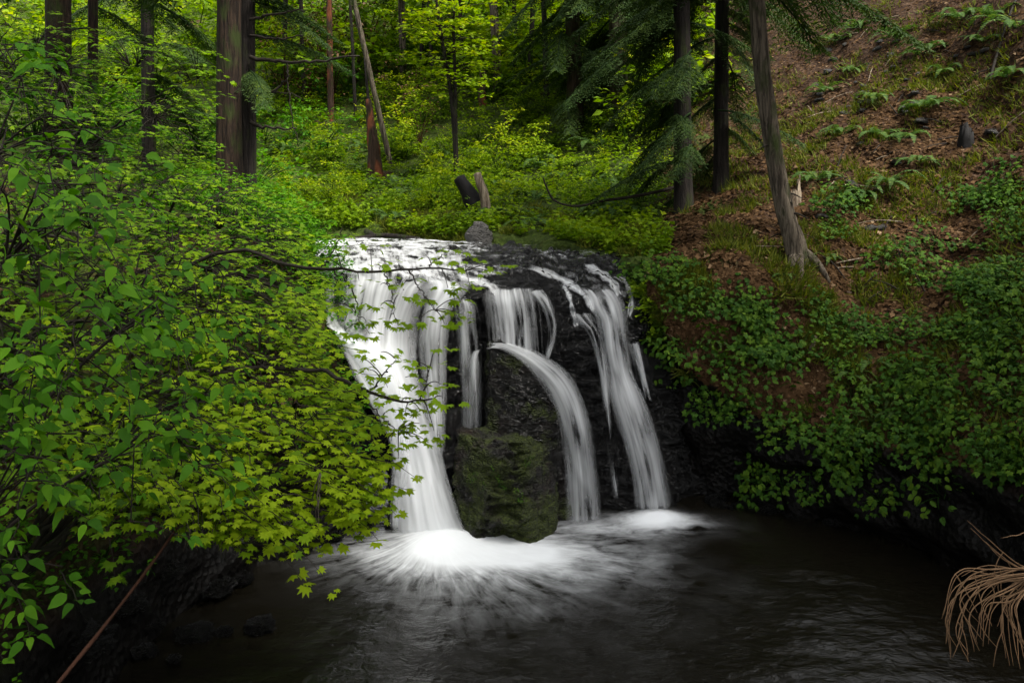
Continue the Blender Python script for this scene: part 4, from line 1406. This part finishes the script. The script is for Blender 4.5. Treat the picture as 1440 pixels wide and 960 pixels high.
for k in range(150):
    q, _n = scatter_hill(1, .74, .99, .5, .98)
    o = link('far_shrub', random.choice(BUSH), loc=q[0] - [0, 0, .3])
    s = random.uniform(1.8, 3.2)
    o.scale = (s, s, s * random.uniform(.8, 1.2))
    o.rotation_euler = (0, 0, random.uniform(0, 6))
    tag(o, 'large leafy shrub far up the valley slope behind the pale straight trunk', 'shrub', 'far shrubs high on the valley slope')
for k in range(70):
    x, y = random.uniform(-22, -5.5), random.uniform(15, 34)
    z = ground(x, y)
    o = link('shade_shrub', random.choice(BUSHD), loc=(x, y, z - .1))
    s = random.uniform(.8, 1.7)
    o.scale = (s, s, s)
    o.rotation_euler = (0, 0, random.uniform(0, 6))
    tag(o, 'dark green leafy shrub in the shade around the thick double trunks', 'shrub', 'dark shrubs around the thick trunks')
i_, j_ = np.meshgrid(np.arange(22, 74, 7), np.arange(22, 110, 7))
for a_, b_ in zip(i_.ravel(), j_.ravel()):
    q = LEFT[min(89, a_ + random.randint(-2, 2)), b_ + random.randint(-2, 2)]
    if q[1] > 15 or q[1] < 2:
        continue
    o = link('low_shrub', random.choice(BUSHD), loc=q - [0, 0, .15])
    s = random.uniform(.45, .75)
    o.scale = (s, s, s)
    o.rotation_euler = (0, 0, random.uniform(0, 6))
    tag(o, 'dark low shrub on the bank underneath the vine maples', 'shrub', 'dark low shrubs under the vine maples')
for u_, y_, s_ in [(290, 14.6, .7), (318, 14.2, .75), (345, 14.4, .7), (370, 14.8, .6), (262, 15, .7)]:
    q = np.array([(u_ - 720) / F * y_, y_, 0])
    q[2] = ground(q[0], q[1]) - .1
    o = link('shade_shrub', random.choice(BUSHD), loc=q)
    o.scale = (s_,) * 3
    tag(o, 'leafy shrub hiding the foot of the thick double trunks', 'shrub', 'shrubs at the foot of the double trunks')
for u, v, s in [(430, 160, 1.6), (470, 150, 1.8), (400, 150, 1.5), (500, 130, 1.6), (450, 110, 1.8), (410, 110, 1.6), (520, 90, 1.6), (480, 70, 1.8), (590, 215, 1.0), (560, 180, 1.1), (440, 60, 1.8), (550, 60, 1.6)]:
    p, nn = hit(u, v, ('hill',))
    o = link('dry_shrub', random.choice(BUSHB), loc=p)
    o.scale = (s,) * 3
    o.rotation_euler = (0, 0, random.uniform(0, 6))
    tag(o, 'dry brown shrub on the valley slope beyond the dead branches', 'shrub', 'dry brown shrubs')


# ------------------------------------------------------------------ trees
def bough_mesh(seed, L=2.6, dense=1.0):
    r = np.random.default_rng(seed)
    n = 16
    t = np.linspace(0, 1, n)
    ax = np.stack([L * t, .12 * L * np.sin(t * 2 + seed), L * (.10 * t - .46 * t ** 2 + .10 * t ** 4)], -1)
    b = MB().tube(ax, np.linspace(.035, .006, n), 5, tint=-2, cap=False)
    pos, fwd, sc, ti = [], [], [], []
    for k in np.linspace(.16, 1, int(34 * dense)):
        p = crom(ax, [k])[0]
        for s in (-1, 1):
            l = L * .30 * (1.05 - .75 * k) * r.uniform(.6, 1.15)
            d = nrm(np.array([.75, s * 1.0, -.12 + r.normal(0, .12)]))
            m = max(5, int(l / .042))
            tt = np.linspace(.05, 1, m)
            q = p + np.outer(tt * l, d) + np.outer(tt ** 2 * l, [0, 0, -.62])
            side = nrm(np.cross(d, [0, 0, 1]))
            base = r.uniform(.1, .8)
            for s2 in (-1, 1):
                f = nrm(d * .8 + side * s2 * .8 + [0, 0, -.35] + r.normal(0, .18, (m, 3)))
                pos.append(q)
                fwd.append(f)
                sc.append(.125 * (1.15 - .55 * tt) * r.uniform(.8, 1.2, m))
                ti.append(np.clip(base + r.normal(0, .1, m), 0, 1.1))
            pos.append(q[-1:])
            fwd.append(d[None])
            sc.append(np.array([.14]))
            ti.append(np.array([base]))
    pos, fwd, sc, ti = np.vstack(pos), np.vstack(fwd), np.concatenate(sc), np.concatenate(ti)
    up = nrm(np.array([0, 0, 1.]) + r.normal(0, .3, pos.shape))
    b.inst(np.array([(0, 0, 0), (-.14, .4, 0), (.14, .4, 0), (0, 1, -.1)]), np.array([[0, 2, 1], [1, 2, 3]]), pos, frames(fwd, up), sc, ti)
    return b.mesh('bough', M['conifer'])


BOUGH = [bough_mesh(200 + k) for k in range(5)]


def trunk_path(p, lean, H, bend=.02, n=60):
    t = np.linspace(0, 1, n)
    return p + np.outer(t * H, [lean[0], lean[1], 1]) + np.stack([bend * H * .1 * np.sin(t * 5 + p[0]), bend * H * .1 * np.cos(t * 4 + p[1]), 0 * t], -1) + np.array([0, 0, -.3])


def conifer(name, p, r0, H, lean, mtl, lab, boughs=(), cat='tree', flare=1.5, taper=.55, seg=28, rough=.10):
    t = thing(name, lab, cat, p)
    path = trunk_path(p, lean, H)
    h = np.linspace(0, H, 60)
    rad = r0 * (1 - (1 - taper) * h / H) * (1 + (flare - 1) * np.exp(-h / (r0 * 2.2)))
    link('trunk', MB().tube(path, rad, seg, rough=rough).mesh('trunk', M[mtl], p), t)
    for (z, az, s, tilt) in boughs:
        k = int(np.clip(z / H * 59, 0, 59))
        o = bpy.data.objects.new('bough', random.choice(BOUGH))
        o.parent = t
        o.location = Vector((path[k] - p).tolist())
        o.rotation_euler = (0, tilt, az)
        o.scale = (s,) * 3
        COL.objects.link(o)
    return t, path


def ring(z0, z1, n, s0, s1, a0=0, a1=6.283, tilt=.12):
    return [(z0 + (z1 - z0) * (k + random.random()) / n, random.uniform(a0, a1), s0 + (s1 - s0) * (k / n) + random.uniform(-.15, .15), tilt + random.uniform(-.15, .2)) for k in range(n)]


def lean_of(base, u2, v2, ub, vb, y):
    q = at(u2, v2, y)
    return ((q[0] - base[0]) / (q[2] - base[2]), 0.0)


def basehit(u, v, which=('hill', 'left')):
    p, n = hit(u, v, which)
    return p


def onleft(u, y):
    x = (u - 720) / F * y * 1.0
    # depth along the axis differs little from y near the horizon
    return np.array([x, y, ground(x, y)])


# thick double trunks on the left
p = onleft(320, 16.0)
conifer('cedar_tree', p, .235, 20, (.0, 0), 'bark_cedar', 'thick reddish-brown cedar trunk with sunlit fluted bark, the wider of two', ring(4.5, 9, 9, .8, 1.1, -.6, 3.6) + ring(6, 18, 20, 1.2, 1.3), flare=1.7)
p = onleft(347, 16.4)
tcd, pathd = conifer('cedar_tree', p, .16, 19, (-.004, 0), 'bark_dark', 'darker cedar trunk pressed close to the wide reddish one', ring(3.5, 8, 7, .6, .9, -1.2, 1.2) + ring(6, 17, 12, 1.1, 1.2), flare=1.5)
# dead branches reaching out from it
for pts, r in [([(352, 80, 16.2), (400, 88, 16), (440, 86, 15.8), (505, 78, 15.6)], .045), ([(352, 128, 16.2), (380, 130, 16), (400, 115, 15.9), (404, 100, 15.8)], .035), ([(352, 172, 16.2), (375, 180, 16), (415, 181, 15.9)], .04),
               ([(352, 28, 16.2), (390, 20, 16), (428, 13, 15.8)], .035), ([(352, 50, 16.2), (390, 55, 16), (426, 50, 15.8)], .03), ([(404, 90, 15.9), (407, 140, 15.9), (420, 205, 15.9)], .02), ([(380, 130, 16), (410, 133, 16), (425, 140, 16)], .018)]:
    c = crom(np.array([at(*q) for q in pts]), np.linspace(0, 1, 18))
    c[1:] += rng.normal(0, .015, (17, 3))
    link('dead_branch', MB().tube(c, np.linspace(r, r * .35, 18), 6, rough=.15).mesh('dead_branch', M['twig'], p), tcd)
p = onleft(86, 17.0)
conifer('fir_tree', p, .25, 19, (-.006, 0), 'bark_cedar', 'stout shaded fir trunk rising behind the highest broad-leaved shrub', ring(7, 17, 20, 1.2, 1.3), flare=1.4)
p = onleft(137, 20.0)
conifer('fir_tree', p, .14, 17, (-.008, 0), 'bark_cedar', 'slim fir trunk standing beside the stout shaded one', ring(6.5, 16, 14, .9, 1.0), flare=1.4)
p = onleft(208, 26)
conifer('fir_tree', p, .20, 17, (0.0, 0), 'bark_dark', 'dark trunk deep in shade between the slim fir and the double trunks', ring(2.5, 16, 22, 1.3, 1.0), flare=1.3)

# valley trunks
def vt(name, u, v, wpx, u2, H, mtl, lab, boughs=(), **kw):
    p = basehit(u, v, ('hill',))
    y = p[1]
    r = wpx / 2 * y / F
    q = at(u2, 0, y)
    lean = ((q[0] - p[0]) / (q[2] - p[2]), 0)
    return conifer(name, p, r, H, lean, mtl, lab, boughs, **kw), p


vt('fir_tree', 702, 128, 13, 694, 18, 'bark_grey', 'pale straight trunk standing alone high on the valley slope', ring(7, 17, 14, 1.2, 1.2), flare=1.2)
vt('fir_tree', 466, 170, 9, 462, 17, 'bark_red', 'thin reddish trunk among dry brown shrubs', ring(8, 16, 10, 1.2, 1.2), flare=1.2)
vt('alder_tree', 552, 232, 8, 502, 14, 'bark_grey', 'thin mottled alder leaning beside the broken snag', ring(9, 13, 5, .8, .8), flare=1.2)
vt('fir_tree', 566, 110, 10, 564, 18, 'bark_grey', 'distant trunk behind the young bright maple', ring(7, 17, 12, 1.3, 1.3), flare=1.2)
vt('alder_tree', 500, 170, 5, 492, 14, 'bark_dark', 'very thin dark alder beyond the leaning mottled one', (), flare=1.2)
for u_, v_, w_, u2_ in [(590, 112, 6, 596), (430, 150, 6, 424), (742, 130, 7, 748), (768, 150, 8, 764), (652, 118, 6, 648), (610, 128, 5, 604), (398, 120, 7, 402), (726, 105, 6, 722)]:
    (tt_, _pp), _p = vt('fir_tree', u_, v_, w_, u2_, 16, 'bark_dark', 'thin dark trunk far back on the valley slope among shrubs', ring(5, 15, 12, 1.1, 1.0), flare=1.2)
    tt_['group'] = 'thin dark trunks on the valley slope'
vt('cedar_tree', 808, 185, 22, 804, 20, 'bark_cedar', 'cedar trunk on the slope partly veiled by its drooping boughs', ring(1.5, 9, 26, .9, 1.2, tilt=.25) + ring(9, 19, 12, 1.3, 1.3), flare=1.4)
vt('cedar_tree', 872, 172, 26, 870, 20, 'bark_grey', 'greyer cedar trunk beside the veiled one, higher on the slope', ring(1.3, 9, 26, .9, 1.3, tilt=.25) + ring(9, 19, 12, 1.3, 1.3), flare=1.4)
(t9, path9), p9 = vt('hemlock_tree', 962, 292, 25, 962, 18, 'bark_dark', 'near-black straight trunk with drooping dark boughs above the stream', ring(.9, 5, 18, .55, .8, 1.6, 5.2, tilt=.3) + ring(1.5, 5, 8, .45, .65, tilt=.3) + ring(4, 9, 18, .75, .95) + ring(9, 17, 12, 1.3, 1.0), flare=1.3)
vt('hemlock_tree', 1016, 262, 21, 1018, 18, 'bark_dark', 'slimmer dark trunk between the near-black one and the leaning grey trunk', ring(1.0, 5, 18, .5, .7, tilt=.3) + ring(4, 9, 12, .7, .8) + ring(9, 17, 12, 1.3, 1.0), flare=1.3)
p = basehit(1124, 366, ('hill',))
y = p[1]
q1 = at(1085, 200, y)
t11 = thing('cedar_tree', 'leaning pale grey trunk rooted on the edge of the bank', 'tree', p)
ctrl = np.array([p + [.05, 0, -.4], at(1118, 345, y), at(1102, 290, y), at(1086, 200, y), at(1072, 100, y), at(1064, 0, y), at(1058, -120, y), at(1050, -420, y), at(1046, -800, y)])
path = crom(ctrl, np.linspace(0, 1, 90))
hh = np.linspace(0, 1, 90)
link('trunk', MB().tube(path, y / F * (13.5 - 4 * hh + 9 * np.exp(-hh * 14)), 30, rough=.12).mesh('trunk', M['bark_grey'], p), t11)
for k in range(22):
    kk = random.randint(58, 89)
    o = bpy.data.objects.new('bough', random.choice(BOUGH))
    o.parent = t11
    o.location = Vector((path[kk] - p).tolist())
    o.rotation_euler = (0, .15, random.uniform(0, 6.3))
    o.scale = (random.uniform(.8, 1.2),) * 3
    COL.objects.link(o)
for k in range(5):
    a = random.uniform(2.2, 6.5)
    e = np.array([math.cos(a) * .42, math.sin(a) * .35 - .1, -.32])
    link('root', MB().tube(bez(np.array([0, 0, .15]), np.array([math.cos(a) * .3, math.sin(a) * .25, .05]), e, 8), np.linspace(.09, .03, 8), 7, rough=.15).mesh('root', M['bark_grey']), t11)
for k in range(12):
    kk = random.randint(10, 56)
    a = random.uniform(0, 6.28)
    q = path[kk] - p
    L_ = random.uniform(.15, .4)
    link('branch_stub', MB().tube(np.array([q, q + [math.cos(a) * L_ * .6, math.sin(a) * L_ * .6, -.03], q + [math.cos(a) * L_, math.sin(a) * L_, -.1]]), [.022, .014, .006], 6, rough=.3).mesh('branch_stub', M['twig']), t11)
# bare drooping branch in front of the hemlock
c = crom(np.array([at(*q) for q in [(955, 262, 18), (900, 275, 17.5), (850, 282, 17.2), (810, 290, 17), (780, 282, 17), (768, 262, 17), (764, 250, 17)]]), np.linspace(0, 1, 26))
link('dead_branch', MB().tube(c, np.linspace(.035, .015, 26), 6, rough=.2).mesh('dead_branch', M['twig'], p9), t9)

# broken snag
p = basehit(528, 252, ('hill',))
y = p[1]
r = 9 * y / F
t = thing('broken_snag', 'broken tree snag with a split red-brown heartwood face', 'tree', p)
c = crom(np.array([p - [0, 0, .2], at(526, 215, y), at(522, 180, y), at(518, 140, y)]), np.linspace(0, 1, 24))
link('trunk', MB().tube(c, np.linspace(r * 1.3, r * .45, 24), 16, rough=.3).mesh('trunk', M['bark_red'], p), t)
link('splinter', MB().tube(np.array([at(519, 150, y), at(515, 110, y), at(512, 80, y)]), [r * .3, r * .22, .01], 6).mesh('splinter', M['bark_dark'], p), t)

# young bright maple beside the upper stream
p = basehit(643, 258, ('hill',))
y = p[1]
t = thing('maple_tree', 'young maple with two slim dark stems and a bright yellow-green crown', 'tree', p)
s1 = crom(np.array([p - [0, 0, .2], at(640, 200, y), at(634, 130, y), at(622, 60, y), at(616, 20, y), at(606, -60, y)]), np.linspace(0, 1, 40))
s2 = crom(np.array([at(641, 215, y), at(640, 160, y), at(640, 110, y), at(638, 40, y), at(640, -60, y)]), np.linspace(0, 1, 34))
link('trunk', MB().tube(s1, np.linspace(.08, .03, 40), 10, rough=.1).mesh('trunk', M['bark_dark'], p), t)
link('trunk', MB().tube(s2, np.linspace(.07, .03, 34), 10, rough=.1).mesh('trunk', M['bark_dark'], p), t)
cr = MB()
brm = MB()
spine = np.vstack([s1[16:], s2[12:]])
for k in range(150):
    a = spine[rng.integers(len(spine))]
    hfrac = np.clip((a[2] - p[2] - 1.0) / 4.5, 0, 1)
    ang_ = rng.uniform(0, 6.28)
    L = rng.uniform(.35, 1.0) * (.9 + .75 * hfrac)
    e = a + np.array([math.cos(ang_) * L, math.sin(ang_) * L, rng.uniform(0, .35)])
    b = bez(a, (a + e) / 2 + [0, 0, .15], e, 6)
    brm.tube(b, np.linspace(.014, .004, 6), 4, cap=False)
    m = 15
    fw = nrm(rng.normal(0, 1, (m, 3)) * [1, 1, .25])
    pos = e + fw * rng.uniform(.03, .36, (m, 1)) * [1, 1, .3]
    cr.inst(*PALM5, pos, frames(fw, rand_up(m, .28)), .18 * rng.uniform(.7, 1.2, m), np.clip(.55 + .25 * hfrac + rng.normal(0, .15, m), 0, 1.2))
link('branches', brm.mesh('branches', M['twig'], p), t, kind='stuff')
link('crown', cr.mesh('crown', M['valley'], p), t, kind='stuff')

# unseen firs added to shade the foreground, the tallest to shade the left bank
for nm, x, y, lab in [('fir_tree', -9.5, 6.5, 'unseen tall fir added on the near left bank to shade the foreground'), ('fir_tree', 9.5, 5.5, 'unseen tall fir added on the steep bank beside the viewer for shade'), ('fir_tree', -7.5, -3, 'unseen tall fir added on the bank behind the viewer for shade'), ('fir_tree', 7.5, -2.6, 'unseen very tall fir added behind the viewer to shade the left bank')]:
    z = ground(x, y)
    H_ = 34 if y < -2 and x > 0 else 20
    conifer(nm, np.array([x, y, z]), .3 + .01 * (H_ - 20), H_, (0, 0), 'bark_dark', lab, ring(H_ * .35, H_ * .65, 30, 1.9, 2.0) + ring(H_ * .6, H_ * .97, 26, 1.9, .9), flare=1.4)

# ------------------------------------------------------------------ logs, stumps, sticks
p = basehit(684, 298, ('hill',))
p[1] -= .7
y = p[1]
p = np.array([(686 - 720) / F * y, y, ground((686 - 720) / F * y, y)])
c = np.array([p - [0, 0, .1], at(681, 275, y), at(675, 258, y), at(671, 244, y)])
o = link('log', MB().tube(crom(c, np.linspace(0, 1, 14)), np.linspace(7.5, 5.5, 14) * y / F, 14, rough=.08).mesh('log', M['deadwood'], p), loc=p)
tag(o, 'pale bleached log propped upright beyond the upper stream', 'log')
c = np.array([at(667, 280, y + .2) - [0, 0, .1], at(655, 265, y + .2), at(645, 250, y + .2)])
o = link('log', MB().tube(crom(c, np.linspace(0, 1, 12)), np.linspace(13, 8, 12) * y / F, 12, rough=.15).mesh('log', M['char'], c[0]), loc=c[0])
tag(o, 'short blackened log leaning beside the pale bleached one', 'log')
for u, v, w, h, m, lab in [(678, 148, 9, 1.3, 'bark_red', 'small reddish stump high among the valley shrubs'), (712, 196, 9, .7, 'char', 'low dark stump among bright valley shrubs'), (1358, 204, 17, .34, 'char', 'blackened stump on the leaf-littered slope'), (1118, 290, 14, .35, 'deadwood', 'cut log end lying behind the leaning trunk')]:
    p = basehit(u, v, ('hill',))
    r = w / 2 * p[1] / F
    b = MB().tube(np.array([p - [0, 0, .15], p + [0, 0, h * .3], p + [0.02, 0, h * .6], p + [.03, 0, h * .62], p + [.03, 0, h * .3]]), [r * 1.5, r * 1.15, r, r * .75, r * .4], 18, rough=.3)
    V_ = b.v[0]
    jag = np.abs(rng.normal(0, .32, 18)) * h
    V_[36:54, 2] += jag
    V_[54:72, 2] += jag * .9
    o = link('stump', b.mesh('stump', M[m], p), loc=p)
    tag(o, lab, 'stump')
for k, pts in enumerate([[(500, 337, 17.6), (540, 331, 17.7), (590, 336, 17.4)], [(515, 325, 18.2), (528, 333, 17.9), (540, 338, 17.6)]]):
    c = crom(np.array([at(*q) for q in pts]), np.linspace(0, 1, 14))
    o = link('log', MB().tube(c, np.linspace(.06, .04, 14), 8, rough=.2).mesh('log', M['bark_dark'], c[0]), loc=c[0])
    tag(o, ['dark wet log lying across the upper stream', 'short branch crossing the wet log in the upper stream'][k], 'log')
# reddish pole on the left
c = np.array([at(262, 722, 6.6), at(215, 790, 6.3), at(150, 875, 5.9), at(80, 962, 5.5)])
o = link('pole', MB().tube(crom(c, np.linspace(0, 1, 30)), np.linspace(.009, .014, 30), 8, rough=.35).mesh('pole', M['pole'], c[-1]), loc=c[-1])
tag(o, 'thin reddish dead pole leaning from the maple down to the shaded bank', 'pole')
# white piece of wood and sticks on the right bank
p = basehit(1141, 486, ('hill',))
c = np.array([p + [-.05, 0, -.12], p + [0.0, -.03, 0], p + [.06, 0, .14]])
o = link('driftwood', MB().tube(crom(c, np.linspace(0, 1, 10)), [.02, .035, .04, .045, .045, .04, .04, .035, .03, .02], 8, rough=.3).mesh('driftwood', M['deadwood'], p), loc=p)
tag(o, 'short pale chunk of dead wood on the bare bank', 'wood')
for k in range(80):
    u, v = random.uniform(1120, 1440), random.uniform(20, 420)
    p, nn = hit(u, v, ('hill',))
    a = random.uniform(0, 6.28)
    L = random.uniform(.25, .9)
    d = np.array([math.cos(a), math.sin(a) * .6, 0])
    d = nrm(d - nn * (d * nn).sum())
    c = np.array([p + nn * .03, p + d * L * .5 + nn * (.05 + .05 * random.random()), p + d * L + nn * .03])
    o = link('stick', MB().tube(crom(c, np.linspace(0, 1, 8)), np.linspace(.014, .006, 8), 5).mesh('stick', M['deadwood' if k % 3 == 0 else 'twig'], p), loc=p)
    tag(o, 'fallen stick lying on the leaf-littered slope', 'stick', 'fallen sticks on the slope')
p = basehit(1395, 150, ('hill',))
c = np.array([at(1392, 118, p[1] + .4), at(1408, 92, p[1] + .9), at(1425, 78, p[1] + 1.3), at(1450, 40, p[1] + 1.9)])
c[:, 2] = [max(z, ground(x, y_) + .04) for x, y_, z in c]
o = link('fallen_branch', MB().tube(crom(c, np.linspace(0, 1, 20)), np.linspace(.03, .018, 20), 7, rough=.3).mesh('fallen_branch', M['twig'], c[0]), loc=c[0])
tag(o, 'long fallen branch running upslope from the blackened stump', 'branch')

# dead arching root mass at the lower right
root = np.array([5.95, 7.3, 0])
root[2] = at(1500, 800, 7.0)[2]
t = thing('dead_roots', 'tangle of bare orange-brown roots arching over the pool', 'roots', root)
ends = [((1325, 870), (1345, 805), (1400, 800)), ((1330, 905), (1340, 830), (1400, 805)), ((1337, 925), (1335, 850), (1390, 815)), ((1362, 930), (1345, 880), (1385, 825)), ((1372, 905), (1365, 860), (1410, 830)), ((1378, 895), (1385, 850), (1420, 830)),
        ((1390, 905), (1395, 860), (1425, 835)), ((1410, 890), (1410, 860), (1428, 835)), ((1425, 935), (1418, 880), (1425, 830)), ((1435, 940), (1425, 890), (1430, 840)), ((1392, 770), (1410, 785), (1440, 800)), ((1365, 742), (1400, 775), (1440, 800)),
        ((1375, 905), (1350, 840), (1395, 810)), ((1440, 925), (1432, 880), (1436, 840)), ((1352, 810), (1385, 795), (1430, 800)), ((1415, 925), (1408, 870), (1430, 825)), ((1395, 880), (1380, 840), (1415, 815)), ((1330, 880), (1360, 815), (1420, 808)), ((1408, 756), (1430, 752), (1460, 748))]
for e, m1, m2 in ends + [tuple((q[0] + random.uniform(-9, 9), q[1] + random.uniform(-12, 12)) for q in x) for x in ends[:14]]:
    yy = 6.8 + random.uniform(-.55, .55)
    c = np.array([root + rng.normal(0, .05, 3), at(1500 + random.uniform(-15, 15), 800 + random.uniform(-12, 12), 7.0 + random.uniform(-.2, .2)), at(*m2, yy + .1), at(*m1, yy), at(*e, yy - .1)])
    cc = crom(c, np.linspace(0, 1, 26))
    cc[2:] += rng.normal(0, .0012, (24, 3))
    link('root', MB().tube(cc, np.linspace(.009, .0016, 26), 6, rough=.25).mesh('root', M['root'], root), t)
    if random.random() < .7:
        k = random.randint(12, 20)
        q = cc[k]
        link('rootlet', MB().tube(bez(q, q + [random.uniform(-.1, .1), 0, -.08], q + [random.uniform(-.15, .15), -.05, -.25], 8), np.linspace(.005, .002, 8), 4).mesh('rootlet', M['root'], root), t)
# bare twigs under the maple
for u, v in [(270, 745), (300, 750), (350, 745), (450, 705), (250, 735), (330, 760)]:
    y = 6.3
    p = at(u, v - 40, y)
    t = thing('dead_twig', 'bare dead twig hanging under the lowest maple leaves', 'twig', p, 'dead twigs under the maple')
    for k in range(3):
        e = at(u + random.uniform(-28, 28), v + random.uniform(10, 45), y + random.uniform(-.2, .2))
        c = bez(p, (p + e) / 2 + rng.normal(0, .05, 3), e, 12)
        c[1:] += rng.normal(0, .006, (11, 3))
        link('twig', MB().tube(c, np.linspace(.007, .002, 12), 5).mesh('twig', M['bark_grey'], p), t)
